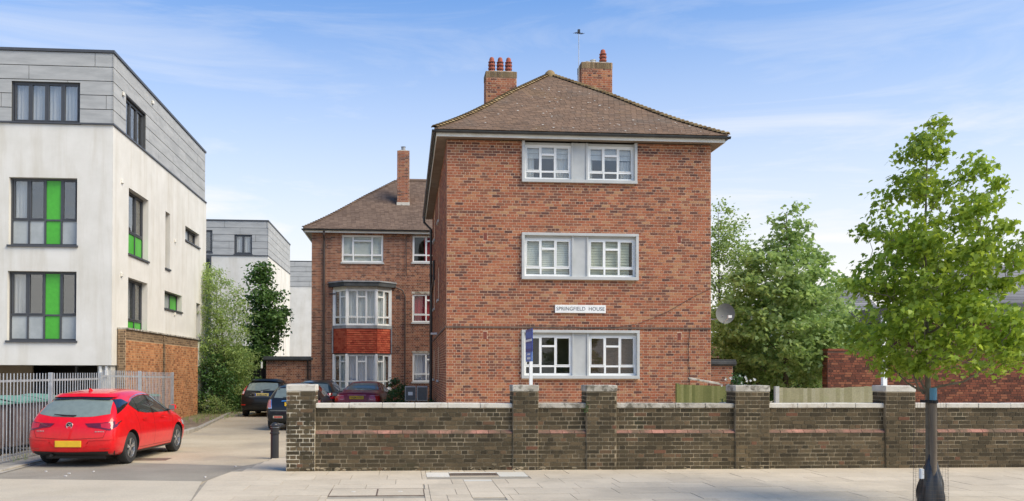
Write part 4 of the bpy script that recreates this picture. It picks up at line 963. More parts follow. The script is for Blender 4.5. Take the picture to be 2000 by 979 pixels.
# ---------------- orange garden wall on the left ----------------
ow = empty('garden_wall', (-8.45, 31.5, 0), 0, 'tall orange brick wall with thin pale coping behind the end of the railings', 'wall')
XW = -8.4; FO = Fr((XW, 26.9, 0), math.pi/2); LW = 9.1
mb = MB(); mb.box(XW-.24, XW, 26.9, 26.9+LW, -.05, 3.02); mb.build('wall_core', M['mortar_orange'], ow)
bricks(lay(0, LW, 0, 2.72, bond='english', ops=[(4.0, 4.25, 0, 3)]), FO, M['brick_orange'], ow, single=120)
bricks(lay(4.0, 4.25, 0, 3.0, bond='english'), FO, M['brick_dull'], ow, single=0, proud=.03)
bricks(lay(0, LW, 2.72, 3.02, bond='english', ops=[(4.0, 4.25, 0, 3)]), FO, M['brick_dull'], ow, single=0)
bricks(lay(0, .24, 0, 3.02, bond='english'), Fr((XW-.24, 26.9, 0), 0), M['brick_dull'], ow, single=0)
for i in range(14): mb = MB(); mb.box(-.3, .05, 0, LW/14-.006, 0, .055); o = mb.build('coping_stone', M['coping_old'], None, bevel=.008); o.parent = ow; o.location = Vector((XW, 26.9+i*LW/14, 3.025))-wloc(ow)

# ---------------- railings ----------------
rf = empty('metal_railing', (-7.65, 22.5, 0), 0, 'galvanised grey steel railing of thin vertical bars behind the red car', 'fence')
XR = -7.65; tops = lambda y: 1.73 if y < 22.6 else 1.8-.012*(y-22.6)
posts_y = [13.9, 16.75, 19.45, 22.5, 25.75, 29.3]
for y in posts_y:
    t = tops(y+.05)-.0; mb = MB(); mb.box(-.04, .04, -.04, .04, 0, t+.01); o = mb.build('post', M['metal_grey'], None, bevel=.006); o.parent = rf; o.location = Vector((XR, y, 0))-wloc(rf)
for y0, y1 in zip(posts_y, posts_y[1:]):
    for zf in (.13, None):
        z0 = zf or tops(y0+.2)-.15; z1 = zf or tops(y1-.1)-.15
        mb = MB(); mb.hexa([(-.008,.045,-.022),(.008,.045,-.022),(.008,y1-y0-.045,z1-z0-.022),(-.008,y1-y0-.045,z1-z0-.022),(-.008,.045,.022),(.008,.045,.022),(.008,y1-y0-.045,z1-z0+.022),(-.008,y1-y0-.045,z1-z0+.022)])
        o = mb.build('rail', M['metal_grey'], None); o.parent = rf; o.location = Vector((XR, y0, z0))-wloc(rf)
    n = round((y1-y0)/.152)
    for i in range(1, n):
        y = y0+(y1-y0)*i/n; key = ('bar', y0 > 22)
        if key not in _bm:
            mb = MB(); mb.tube([(0, 0, .05), (0, 0, 1.7)], .0105, 6); me = bpy.data.meshes.new('bar'); me.from_pydata(mb.v, [], mb.f); me.materials.append(M['metal_grey']); _bm[key] = me
        o = link('bar', _bm[key], rf, Vector((XR+.014, y, 0))-wloc(rf)); o.scale.z = tops(y)/1.7

# ---------------- bins ----------------
M['bin_green'] = plain('faded green lid', (.11,.27,.21), .5); M['bin_body'] = noisy('dark plum bin body', (.1,.075,.078), (.15,.12,.12), 2, .5); M['rubber'] = plain('rubber', (.02,.02,.02), .8)
def big_bin(x, y, rz, label, body='bin_body'):
    o = empty('waste_bin', (x, y, 0), rz, label, 'waste bin', 'large waste bins behind the railings')
    mb = MB(); mb.hexa([(-.52,-.6,.16),(.44,-.6,.16),(.44,.6,.16),(-.52,.6,.16),(-.52,-.66,1.1),(.5,-.66,1.1),(.5,.66,1.1),(-.52,.66,1.1)]); mb.box(-.55, .55, -.69, .69, 1.06, 1.11)
    for i in range(5): mb.box(.44, .5, -.5+i*.24, -.46+i*.24, .25, 1.04)
    mb.build('body', M[body], o, world=False, bevel=.02)
    P = []; 
    for i in range(9): t = i/8; P.append([(-.56+1.14*t, -.71+1.42*j/6, 1.115+.13*math.sin(math.pi*min(1, t*1.05+.02))*(1-.25*abs(j-3)/3)) for j in range(7)])
    mb = MB(); mb.grid(P); mb.box(-.56, .58, -.71, .71, 1.085, 1.118); mb.build('lid', M['bin_green'], o, world=False, smooth=True)
    for sx_ in (-.4, .36):
        for sy in (-.5, .5): mb = MB(); mb.lathe((sx_, sy-.025, .08), [(.03, 0), (.08, .005), (.08, .045), (.03, .05)], 14, 'y'); mb.build('wheel', M['rubber'], o, world=False)
    return o
big_bin(-8.75, 18.2, .03, 'large bin with faded green lid behind the railings, cut by the left edge')
big_bin(-8.7, 19.75, -.02, 'large plum bin with green lid behind the railings, middle of the row')
big_bin(-8.75, 21.3, .05, 'large plum bin with green lid behind the railings, mostly hidden by the red car roof')
wb_ = empty('wheelie_bin', (-8.0, 27.9, 0), 0, 'small green lidded wheelie bin in front of the orange brick wall', 'wheelie bin')
mb = MB(); mb.hexa([(-.2,-.25,.05),(.2,-.25,.05),(.2,.25,.05),(-.2,.25,.05),(-.24,-.3,.98),(.26,-.3,.98),(.26,.3,.98),(-.24,.3,.98)]); mb.build('body', M['bin_body'], wb_, world=False, bevel=.015)
mb = MB(); mb.hexa([(-.27,-.32,.985),(.29,-.32,.985),(.29,.32,.985),(-.27,.32,.985),(-.22,-.28,1.06),(.22,-.28,1.05),(.22,.28,1.05),(-.22,.28,1.06)]); mb.build('lid', M['bin_green'], wb_, world=False, bevel=.01)
mb = MB(); mb.lathe((-.2, -.27, .1), [(.03, 0), (.1, .01), (.1, .05), (.03, .06)], 14, 'y'); mb.build('wheel', M['rubber'], wb_, world=False)

# ---------------- bollard ----------------
bo = empty('bollard', (-2.66, 18.05, 0), 0, 'black cast iron bollard with ringed neck beside the end pier', 'bollard')
mb = MB(); mb.lathe((0, 0, 0), [(.085, -.05), (.082, .5), (.08, .51)], 20); mb.build('shaft', M['pipe'], bo, world=False, smooth=True)
mb = MB(); mb.lathe((0, 0, .5), [(.08, 0), (.098, .005), (.098, .035), (.083, .042), (.083, .1), (.086, .15), (.1, .155), (.1, .18), (.078, .19), (.075, .2), (.055, .225), (.01, .238)], 20); mb.build('head', M['pipe'], bo, world=False, smooth=True)
mb = MB(); mb.lathe((0, 0, .637), [(.085, 0), (.092, .002), (.092, .008), (.085, .01)], 20); mb.build('neck_ring', M['metal_grey'], bo, world=False, smooth=True)

# ---------------- estate agent board ----------------
M['board_dark'] = plain('navy board', (.03,.05,.24), .4); M['board_light'] = plain('mid blue board', (.1,.2,.5), .4)
es = empty('estate_agent_board', (2.33, 16.1, 0), 0, 'blue estate agent board on a white post, seen almost edge on above the wall', 'sign')
mb = MB(); mb.box(-.03, .03, -.03, .03, 0, 2.2); mb.build('post', M['white_frame'], es, world=False)
mb = MB(); mb.box(-.055, -.035, -.48, .34, 2.16, 2.58); mb.build('board', M['board_dark'], es, world=False)
mb = MB(); mb.box(-.056, -.034, -.46, .3, 1.98, 2.158); mb.build('lower_board', M['board_light'], es, world=False)
mb = MB(); mb.box(-.059, -.0555, -.48, .34, 2.35, 2.39); mb.build('white_band', M['white_frame'], es, world=False)
mb = MB()
for k in range(7): y = -.42+k*.105; mb.box(-.058, -.0555, y, y+.035, 2.42, 2.53); mb.box(-.058, -.0555, y+.01, y+.04, 2.22, 2.32)
mb.build('blurred_lettering', plain('pale blue lettering', (.2,.28,.62), .5), es, world=False)
mb = MB(); mb.box(-.06, -.0565, -.3, .05, 2.1, 2.13); mb.box(-.06, -.0565, -.35, .1, 2.02, 2.06); mb.build('white_lettering', M['white_frame'], es, world=False)
wp = empty('white_post', (9.12, 16.0, 0), 0, 'bare white square post behind the pier beneath the young tree crown', 'post'); mb = MB(); mb.box(-.04, .04, -.04, .04, 0, 2.9); mb.build('shaft', M['white_frame'], wp, world=False)

# ---------------- timber panels behind the wall ----------------
M['timber_green'] = brickm('mossy green timber', [(0, (.17,.18,.06)), (.5, (.24,.24,.085)), (1, (.32,.31,.13))], bump=.3); M['timber_grey'] = brickm('weathered timber', [(0, (.27,.25,.14)), (.5, (.34,.31,.18)), (1, (.4,.37,.24))], bump=.3, patch=((.3,.32,.13), 1.5, .5, .7, .5))
M['timber_dark'] = brickm('dark timber and shade', [(0, (.05,.035,.025)), (1, (.09,.06,.04))])  # on the fence under the big tree this darkness stands for shade
def slat_fence(label, x0, x1, y, z0, z1, pitch, m, ang=0, thick=.018, cap=None, zt=lambda t: 0):
    o = empty('fence_panel', ((x0+x1)/2, y, 0), ang, label, 'fence'); n = round((x1-x0)/pitch); W = x1-x0; rnd = random.Random(n)
    for i in range(n):
        x = -W/2+i*pitch; t = i/n; dz = zt(t)+rnd.uniform(-.006, .006); mb = MB()
        mb.hexa([(0,-.004,z0),(pitch*1.02,-.004-thick,z0),(pitch*1.02,.004,z0),(0,.008,z0),(0,-.004,z1+dz),(pitch*1.02,-.004-thick,z1+dz),(pitch*1.02,.004,z1+dz),(0,.008,z1+dz)])
        s = mb.build('slat', m, None); s.parent = o; s.location = (x, 0, 0)
    for z in (z0+.2, z1-.25): mb = MB(); mb.box(-W/2, W/2, .01, .05, z, z+.07); mb.build('rail', m, o, world=False)
    return o
sf = slat_fence('green mossy vertical slat panel in front of the right corner of the brick block', 7.0, 8.42, 22.0, 0, 1.47, .074, M['timber_green'], zt=lambda t: -.04*t)
mb = MB(); mb.box(-.75, -.7, -.06, .06, 0, 1.5); mb.build('post', M['timber_green'], sf, world=False)
sf2 = slat_fence('pale weathered close boarded panel behind the wall left of the young tree', 8.8, 11.2, 20.0, 0, 1.43, .1, M['timber_grey'], thick=.008, zt=lambda t: .05*t-.03*math.sin(math.pi*t))
mb = MB(); mb.hexa([(-1.29,-.05,0),(-1.2,-.05,0),(-1.2,.05,0),(-1.29,.05,0),(-1.29,-.05,1.46),(-1.2,-.05,1.46),(-1.2,.05,1.46),(-1.29,.05,1.46)]); mb.build('concrete_post', M['concrete'], sf2, world=False)
dk = slat_fence('added dark fence standing in for deep shade under the big green tree', 9.6, 13.2, 31.0, 0, 2.3, .15, M['timber_dark'])  # fence added to paint in the darkness under the crown
pl_ = MB(); pl_.hexa([(7.5,22.7,1.62),(7.5,22.6,1.6),(8.4,22.7,1.45),(8.4,22.8,1.47),(7.5,22.7,1.66),(7.5,22.6,1.64),(8.4,22.7,1.49),(8.4,22.8,1.51)]); o = pl_.build('plank', M['coping_old'], None); tag(o, 'pale plank leaning across the top behind the green slat panel', 'plank')

# ---------------- right hand walls and far houses ----------------
rw_ = empty('garden_wall', (17, 26.2, 0), 0, 'long dark red brick wall behind the young street tree', 'wall')
mb = MB(); mb.box(13.0, 24.0, 26.0, 26.33, 0, 2.46); mb.build('wall_core', M['mortar_dark'], rw_)
bricks(lay(0, 9.5, 0, 2.4, bond='mixed'), Fr((13.0, 25.995, 0), 0), M['brick_dark'], rw_, single=250)
bricks(lay(0, .33, 0, 2.4, bond='english'), Fr((13.0, 26.33, 0), -math.pi/2), M['brick_dark'], rw_, single=0)
for i in range(14): mb = MB(); mb.box(.003, .697, -.03, .38, 0, .06); o = mb.build('coping_brick', M['brick_dull' if i else 'brick_dark'], None); o.parent = rw_; o.location = Vector((13.0+i*.7, 25.99, 2.465))-wloc(rw_)
dh = empty('flat_roofed_building', (23, 33, 0), 0, 'low building with black flat roof edge glimpsed behind the right side of the young tree', 'building')
mb = MB(); mb.box(19.6, 28, 31.5, 37, 0, 3.85); mb.build('wall', M['brick_dark'], dh); mb = MB(); mb.box(19.4, 28, 31.3, 37.2, 3.85, 4.45); mb.build('roof_edge', M['anodised'], dh, bevel=.01)
M['slate'] = brickm('grey slate', [(0, (.14,.14,.15)), (1, (.24,.24,.25))]); M['london'] = brickm('yellow stock brick', [(0, (.22,.15,.09)), (.6, (.33,.24,.15)), (1, (.42,.31,.2))])
def far_house(x0, x1, y0, y1, ze, zr_, label, m='london', roof='slate', win=3):
    o = empty('terraced_house', ((x0+x1)/2, (y0+y1)/2, 0), 0, label, 'house'); ym = (y0+y1)/2
    mb = MB(); mb.box(x0, x1, y0, y1, 0, ze); mb.poly([(x0,y0,ze),(x0,ym,zr_-.1),(x0,y1,ze)]); mb.poly([(x1,y0,ze),(x1,y1,ze),(x1,ym,zr_-.1)]); mb.build('wall', M['mortar_rear'], o)
    bricks(lay(0, x1-x0, 0, ze, course=.15, bl=.45, bond='stretcher'), Fr((x0, y0, 0), 0), M[m], o, single=0)
    n = 14
    for (ya, yb) in ((y0-.3, ym), (y1+.3, ym)):
        mb = MB()
        for i in range(n):
            t0, t1 = i/n, (i+1.15)/n; mb.hexa([(x0-.2, ya+(yb-ya)*t0, ze+(zr_-ze)*t0), (x1+.2, ya+(yb-ya)*t0, ze+(zr_-ze)*t0), (x1+.2, ya+(yb-ya)*t1, ze+(zr_-ze)*t1-.03), (x0-.2, ya+(yb-ya)*t1, ze+(zr_-ze)*t1-.03),
                (x0-.2, ya+(yb-ya)*t0, ze+(zr_-ze)*t0+.05), (x1+.2, ya+(yb-ya)*t0, ze+(zr_-ze)*t0+.05), (x1+.2, ya+(yb-ya)*t1, ze+(zr_-ze)*t1), (x0-.2, ya+(yb-ya)*t1, ze+(zr_-ze)*t1)])
        mb.build('roof', M[roof], o)
    mb = MB(); mb.box(x1-1.3, x1-.4, ym-.4, ym+.4, zr_-.8, zr_+1.1); c = mb.build('chimney', M[m], o) if x0 > 40 else None
    for k in (range(3) if c else ()): mb = MB(); mb.lathe((x1-1.15+k*.3, ym, zr_+1.1), [(.1, 0), (.09, .35)], 8); mb.build('chimney_pot', M['terracotta'], c)
    fr = Fr((x0, y0, 0), 0)
    for i in range(win):
        u = (x1-x0)*(i+.5)/win
        for z in (1.0, 3.9):
            mb = MB(); fr.box(mb, u-.55, u+.55, z, z+1.6, 0, .06); wn = mb.build('window', M['white_frame'], o)
            for a in (0, .78): mb = MB(); fr.box(mb, u-.47, u+.47, z+.08+a, z+.74+a, .06, .064); mb.build('pane', M['anodised'], wn)
    return o
far_house(29.5, 37.5, 66, 73, 6.2, 8.6, 'far grey roofed house in the gap between the two right hand trees')
far_house(50, 66, 76, 84, 8.2, 12.2, 'far pale roofed terrace at the right edge behind the young tree', roof='slate')
far_house(21.5, 28.6, 62, 68, 4.3, 6.0, 'small far house with pinkish walls behind the dish and shrubs', m='brick_rear')

# ---------------- satellite dish, meter cabinets ----------------
M['dish'] = plain('grey dish', (.14,.145,.135), .7)
sdh = empty('satellite_dish', (8.47, 24.3, 3.1), 0, 'round grey satellite dish on an arm at the right side of the brick block', 'satellite dish')
mb = MB(); P = []
for i in range(6):
    r = .29*i/5; P.append([(.6+r*math.cos(a)*.97, -.1-.3*r*r/.29+.03, .36+r*math.sin(a)) for a in [2*math.pi*k/24 for k in range(25)]])
mb.grid(P); mb.build('dish', M['dish'], sdh, world=False, smooth='all')
mb = MB(); mb.tube([(0, .05, .2), (.35, .0, .2), (.55, -.1, .3)], .018, 6); mb.box(-.0, .03, -.03, .12, .1, .3); mb.build('arm', M['metal_grey'], sdh, world=False)
mb = MB(); mb.tube([(.58, -.1, .12), (.62, -.42, .24)], .01, 5); mb.box(.57, .67, -.47, -.4, .22, .29); mb.build('feed_horn', M['white_soft'], sdh, world=False)
for i, (x, lb) in enumerate(((.17, 'grey meter cabinet with a pale label, left one of the pair by the shrub'), (.58, 'plain grey meter cabinet next to the black downpipe, right one of the pair'))):
    mc = empty('meter_cabinet', (x, 30.5, .75), 0, lb, 'meter cabinet')
    mb = MB(); mb.box(-.19, .19, -.12, .1, 0, .52); mb.build('cabinet', M['concrete'], mc, world=False, bevel=.015)
    mb = MB(); mb.box(-.16, .16, -.135, -.121, .04, .48); mb.build('door', M['dish'], mc, world=False, bevel=.004)
    mb = MB(); mb.box(-.04, .04, -.05, .05, -.75, 0); mb.build('leg', M['timber_dark'], mc, world=False)
    if not i: mb = MB(); mb.box(-.08, .08, -.14, -.136, .2, .32); mb.build('label_plate', M['white_frame'], mc, world=False)
mb = MB(); mb.box(0, .22, -.05, 0, 0, .07); wl = mb.build('wall_lamp', M['white_soft'], None, bevel=.01); wl.location = (X0-.24, 30.0, 3.05); tag(wl, 'white bulkhead lamp sticking out of the left side wall of the brick block', 'lamp')
# ---------------- cars ----------------
def carpaint(name, c, rough=.28, metal=.0): return plain(name, c, rough, metal, 1.0, .5, .03)
M['paint_red'] = plain('bright red paint', (.66,.004,.008), .35, 0, .8, .25); M['paint_black'] = plain('black paint', (.008,.009,.009), .3, 0, .35, .25)
M['paint_navy'] = plain('blue black paint', (.012,.015,.02), .3, 0, .4, .25); M['paint_green'] = plain('very dark green paint', (.01,.025,.02), .3, 0, .4, .25); M['paint_burgundy'] = plain('burgundy paint', (.23,.012,.022), .35, 0, .35, .3)
M['carglass'] = plain('car glass with painted light', (.17,.21,.19), .06, 0, .4, .6, .01); M['trim'] = plain('black car trim', (.018,.018,.018), .55); M['gloss_black'] = plain('gloss black trim', (.012,.012,.012), .1, 0, 1)  # carglass is opaque; its pale base stands for light seen through the windows
M['carglass'].node_tree.nodes['Principled BSDF'].inputs['IOR'].default_value = 1.5
M['chrome'] = plain('chrome', (.75,.76,.78), .15, 1); M['alloy'] = plain('silver alloy', (.55,.56,.57), .28, .9); M['tyre'] = noisy('tyre rubber', (.018,.018,.018), (.03,.03,.028), 6, .85, .2)
M['lamp_red'] = plain('red tail lamp', (.5,.01,.012), .15, 0, 1); M['lamp_dark'] = plain('dark red tail lamp', (.12,.004,.01), .12, 0, 1); M['lamp_clear'] = plain('clear tail lamp', (.62,.55,.55), .15, 0, 1); M['lamp_pink'] = plain('pale red tail lamp', (.55,.2,.2), .2, 0, 1)
M['plate_yellow'] = plain('yellow number plate', (.78,.47,.02), .4); M['shut'] = plain('panel gap', (.008,.008,.008), .9); M['plate_blue'] = plain('blue plate band', (.05,.1,.4), .4)
M['shut_red'] = plain('dark red panel gap', (.09,.002,.003), .8)
M['sideglass'] = plain('dark side glass', (.035,.045,.042), .05, 0, .6, .8, .01); M['plate_pale'] = plain('pale yellow number plate', (.75,.62,.2), .35)  # plate_pale: lighter yellow for the black hatchback
HATCH = [ # xl, xb, xrail, xroof, wl, wb, yrail, zb, zrail, zroof, zlow
 (.02,.10,.60,.62, .84,.80,.60,.97,1.34,1.395,.30),
 (.13,.20,.74,.76, .955,.91,.655,.975,1.375,1.43,.25),
 (.42,.46,1.0,1.02, .995,.955,.685,.98,1.405,1.465,.22),
 (.85,.95,1.4,1.42, 1.0,.96,.695,.975,1.42,1.487,.20),
 (1.6,1.65,1.9,1.9, 1.0,.965,.70,.965,1.42,1.49,.19),
 (2.3,2.3,2.4,2.35, 1.0,.965,.695,.95,1.395,1.465,.19),
 (2.95,2.95,2.78,2.68, 1.0,.96,.67,.945,1.30,1.39,.19),
 (3.3,3.35,3.3,3.22, 1.0,.95,.68,.94,1.045,1.09,.19),
 (3.62,3.62,3.6,3.55, .995,.925,.68,.90,.965,.985,.2),
 (3.95,3.95,3.95,3.98, .97,.86,.62,.82,.88,.90,.2),
 (4.22,4.18,4.2,4.25, .89,.74,.52,.70,.77,.79,.22),
 (4.36,4.30,4.3,4.34, .60,.52,.36,.62,.68,.70,.26)]
SALOON = [
 (.02,.06,.10,.12, .86,.80,.55,.93,.985,1.0,.3),
 (.12,.16,.22,.24, .955,.92,.66,.955,1.01,1.025,.25),
 (.55,.55,.60,.60, .995,.95,.70,.965,1.02,1.04,.22),
 (.95,.98,1.0,1.0, 1.0,.955,.70,.965,1.045,1.065,.2),
 (1.3,1.3,1.35,1.40, 1.0,.96,.68,.965,1.24,1.29,.19),
 (1.75,1.75,1.72,1.78, 1.0,.96,.67,.96,1.355,1.40,.19),
 (2.25,2.25,2.2,2.2, 1.0,.96,.675,.955,1.375,1.425,.19),
 (2.8,2.8,2.65,2.6, 1.0,.96,.66,.95,1.31,1.375,.19),
 (3.25,3.25,3.2,3.15, 1.0,.95,.68,.945,1.04,1.08,.19),
 (3.7,3.7,3.7,3.7, .99,.92,.66,.89,.95,.97,.2),
 (4.35,4.35,4.35,4.38, .93,.82,.55,.78,.84,.86,.22),
 (4.6,4.56,4.56,4.6, .62,.55,.36,.66,.72,.74,.26)]
def car(name_label, spec, paint, L, W, H, loc, rz, axles, wr=.315, L0=4.36, H0=1.49, rake=0, group=None, boxy=0):
    root = empty('parked_car', loc, rz, name_label, 'car')
    kx, kz, hw = L/L0, H/H0, W/2
    lines = []
    for (xl, xb, xr, xt, wl, wb, yr, zb, zr, zt, zl) in spec:
        k = boxy; xr -= rake*max(0, 1-xr/1.6) if xr < 1.6 else 0; xt -= rake*max(0, 1-xt/1.6) if xt < 1.6 else 0
        ring = [(xl+.05, .78*wl, zl-.03), (xl+.0, .955*wl, zl), (xl-.02*(1 if xl < 2 else -1), 1.0*wl, .5), (xl, .99*wl, .70), (xb, wb, zb), (xr, yr+k*.06, zr), (xt, yr*.6, zt-.008), (xt, 0, zt)]
        lines.append([(x*kx, y*hw*1.012, (z*kz if z > .6 else z)) for x, y, z in ring])
    bm = bmesh.new(); n = len(lines); m = 8
    V = [[None]*15 for _ in range(n)]
    for i, ring in enumerate(lines):
        for j in range(8):
            x, y, z = ring[j]; V[i][j] = bm.verts.new((x, -y, z))
            if j < 7: V[i][14-j] = bm.verts.new((x, y, z))
    for i in range(n-1):
        for j in range(14): bm.faces.new((V[i][j], V[i][j+1], V[i+1][j+1], V[i+1][j]))
        bm.faces.new((V[i][14], V[i][0], V[i+1][0], V[i+1][14]))
    for i, s in ((0, -1), (n-1, 1)):      # end caps as ladders with a bowed middle column
        mid = []
        for j in range(7):
            a, b = V[i][j].co, V[i][14-j].co; c = (a+b)/2; c.x += s*(.05 if j < 5 else .035); mid.append(bm.verts.new(c))
        for j in range(6):
            bm.faces.new((V[i][j], V[i][j+1], mid[j+1], mid[j])); bm.faces.new((mid[j], mid[j+1], V[i][13-j], V[i][14-j]))
        bm.faces.new((V[i][6], V[i][7], mid[6])); bm.faces.new((mid[6], V[i][7], V[i][8]))
    bmesh.ops.recalc_face_normals(bm, faces=bm.faces)
    me = bpy.data.meshes.new('body'); bm.to_mesh(me); bm.free()
    ob = bpy.data.objects.new('tmp', me); COL.objects.link(ob)
    sm = ob.modifiers.new('s', 'SUBSURF'); sm.levels = sm.render_levels = 3
    cut = []
    for ax in axles:
        for s in (-1, 1):
            cb = MB(); cb.lathe((ax, s*hw*.8 if s > 0 else s*hw*.8, wr), [(wr+.055, -.21), (wr+.055, .5)] if s > 0 else [(wr+.055, -.5), (wr+.055, .21)], 40, 'y')
            cme = bpy.data.meshes.new('c'); cme.from_pydata(cb.v, [], cb.f); b2 = bmesh.new(); b2.from_mesh(cme); bmesh.ops.recalc_face_normals(b2, faces=b2.faces); b2.to_mesh(cme); b2.free()
            co = bpy.data.objects.new('cut', cme); COL.objects.link(co); cut.append(co)
    dg = bpy.context.evaluated_depsgraph_get(); full = bpy.data.meshes.new_from_object(ob.evaluated_get(dg))
    bvh = BVHTree.FromPolygons([v.co for v in full.vertices], [p.vertices for p in full.polygons])
    for co in cut:
        md = ob.modifiers.new('b', 'BOOLEAN'); md.operation = 'DIFFERENCE'; md.object = co; md.solver = 'EXACT'
    dg = bpy.context.evaluated_depsgraph_get(); dg.update(); fin = bpy.data.meshes.new_from_object(ob.evaluated_get(dg)); fin.name = 'body'
    bpy.data.objects.remove(ob)
    for co in cut: bpy.data.objects.remove(co)
    fin.materials.clear(); fin.materials.append(M[paint]); fin.materials.append(M['trim'])
    fin.polygons.foreach_set('use_smooth', [True]*len(fin.polygons)); fin.set_sharp_from_angle(angle=R(40))
    for p in fin.polygons:
        c = p.center
        if any(abs((c.x-ax)**2+(c.z-wr)**2-(wr+.055)**2) < .004 and abs(c.y) < hw*.985 or ((c.x-ax)**2+(c.z-wr)**2 < (wr+.05)**2) for ax in axles): p.material_index = 1
        elif c.z < .2: p.material_index = 1
        else: p.material_index = 0
    body = link('body', fin, root)
    # wheels
    for ax in axles:
        for s in (-1, 1):
            t = MB(); y = s*(hw-.125); r = wr
            t.lathe((ax, y, r), [(r*.62, -.1), (r*.72, -.105), (r*.93, -.1), (r*.99, -.075), (r, -.04), (r, .04), (r*.99, .075), (r*.93, .1), (r*.72, .105), (r*.62, .1)], 36, 'y', False); w_ = t.build('wheel', M['tyre'], root, world=False, smooth=True, fix=True)
            q = MB(); o_ = s*.085
            q.lathe((ax, y+s*.03, r), [(r*.63, -.01), (r*.63, .01)], 30, 'y') if False else None
            K = 36; ring = []
            for (rr, yy) in ((r*.66, o_+s*.012), (r*.60, o_+s*.012), (r*.57, o_-s*.05)):
                ring.append([(ax+rr*math.cos(2*math.pi*k/K), y+yy, r+rr*math.sin(2*math.pi*k/K)) for k in range(K+1)])
            q.grid(ring)
            for k in range(5):
                for dd in (-.13, .13):
                    a = 2*math.pi*k/5+.3; ca, sa = math.cos(a+dd), math.sin(a+dd); cb_, sb = math.cos(a+dd*.55), math.sin(a+dd*.55); wd = .016
                    def P(rr, c_, s_, off, yy): return (ax+rr*c_-off*s_, y+yy, r+rr*s_+off*c_)
                    f1, f0 = o_-s*.004, o_-s*.035
                    q.hexa([P(r*.1,cb_,sb,-wd,f0), P(r*.61,ca,sa,-wd,f0), P(r*.61,ca,sa,wd,f0), P(r*.1,cb_,sb,wd,f0), P(r*.1,cb_,sb,-wd,f1-s*.01), P(r*.61,ca,sa,-wd,f1+s*.008), P(r*.61,ca,sa,wd,f1+s*.008), P(r*.1,cb_,sb,wd,f1-s*.01)])
            q.lathe((ax, y+o_-s*.01, r), [(r*.19, -.03), (r*.19, .004), (r*.12, .012), (.005, .012)] if s > 0 else [(r*.005, -.012), (r*.12, -.012), (r*.19, -.004), (r*.19, .03)], 16, 'y')
            q.build('rim', M['alloy'], w_, world=False, smooth=True)
            d = MB(); d.lathe((ax, y-s*.0, r), [(r*.6, -.02), (r*.6, .02)], 24, 'y'); d.build('brake_disc', M['trim'], w_, world=False)
    def patch(name, mat_, lo, hi, side, nu=12, nv=5, off=.004, parent=None, both=False, thick=0):
        """lo/hi polylines in (x,z) for side 'R'/'L', (y,z) for 'B' rear"""
        def at(pl, t):
            d = [0]
            for p, q in zip(pl, pl[1:]): d.append(d[-1]+math.hypot(q[0]-p[0], q[1]-p[1]))
            T = t*d[-1]
            for k in range(len(pl)-1):
                if T <= d[k+1]+1e-9:
                    f = (T-d[k])/max(1e-9, d[k+1]-d[k]); return (pl[k][0]+(pl[k+1][0]-pl[k][0])*f, pl[k][1]+(pl[k+1][1]-pl[k][1])*f)
            return pl[-1]
        P = []
        for i in range(nu+1):
            a, b = at(lo, i/nu), at(hi, i/nu); row = []
            for j in range(nv+1):
                u, z = a[0]+(b[0]-a[0])*j/nv, a[1]+(b[1]-a[1])*j/nv
                if side == 'B': o, dr = Vector((-1, u, z)), Vector((1, 0, 0))
                elif side == 'F': o, dr = Vector((6, u, z)), Vector((-1, 0, 0))
                elif side == 'T': o, dr = Vector((u, z, 3)), Vector((0, 0, -1))
                else: sg_ = -1 if side == 'R' else 1; o, dr = Vector((u, sg_*2, z)), Vector((0, -sg_, 0))
                h = bvh.ray_cast(o, dr)
                if h[0] is None: row.append(row[-1] if row else (P[-1][j] if P else o)); continue
                nn = h[1] if h[1].dot(dr) < 0 else -h[1]; row.append(h[0]+nn*off)
            P.append(row)
        mb = MB(); mb.grid(P)
        return mb.build(name, M[mat_], parent or root, world=False, smooth='all')
    return root, body, patch, bvh
def mirrors(root, x, z, hw, paint, both=True):
    for s in (-1, 1):
        mb = MB(); mb.hexa([(x-.05,s*(hw-.06),z-.02),(x+.05,s*(hw-.06),z-.02),(x+.05,s*(hw+.02),z),(x-.05,s*(hw+.02),z),(x-.05,s*(hw-.06),z+.03),(x+.05,s*(hw-.06),z+.03),(x+.05,s*(hw+.02),z+.04),(x-.05,s*(hw+.02),z+.04)])
        o = mb.build('mirror_arm', M['trim'], root, world=False, fix=True)
        mb = MB(); c = Vector((x, s*(hw+.1), z+.07)); K = 12; prof_ = [(.02, -.07), (.06, -.055), (.072, 0), (.068, .035), (.04, .07), (.01, .08)]
        mb.lathe((c.x, c.y, c.z), [(r_*.95, y_*1.1) for r_, y_ in prof_], 14, 'y'); o = mb.build('mirror', M[paint], root, world=False, smooth=True, fix=True)
        g = MB(); g.poly([(x-.09,s*(hw+.1)-.07,z+.02),(x-.09,s*(hw+.1)+.07,z+.02),(x-.09,s*(hw+.1)+.07,z+.12),(x-.09,s*(hw+.1)-.07,z+.12)]); g.build('mirror_glass', M['carglass'], o, world=False)
def plate(root, x, z, text=None, w=.52, h=.112, tilt=.06, blue=False, y=0):
    mb = MB(); mb.box(x-.012, x, y-w/2, y+w/2, z-h/2, z+h/2); o = mb.build('number_plate', M['plate_yellow'], root, world=False, bevel=.003)
    if text: text_mesh(text, .105, 'plate_text', M['text'], o, Vector((x-.0135, y, z)), (math.pi/2, 0, -math.pi/2), .0005, .95, .002)
    if blue: b = MB(); b.box(x-.0126, x-.01, y+w/2-.045, y+w/2-.002, z-h/2+.003, z+h/2-.003); b.build('blue_band', M['plate_blue'], o, world=False)
    return o
HD = lambda deg: math.pi/2-R(deg)

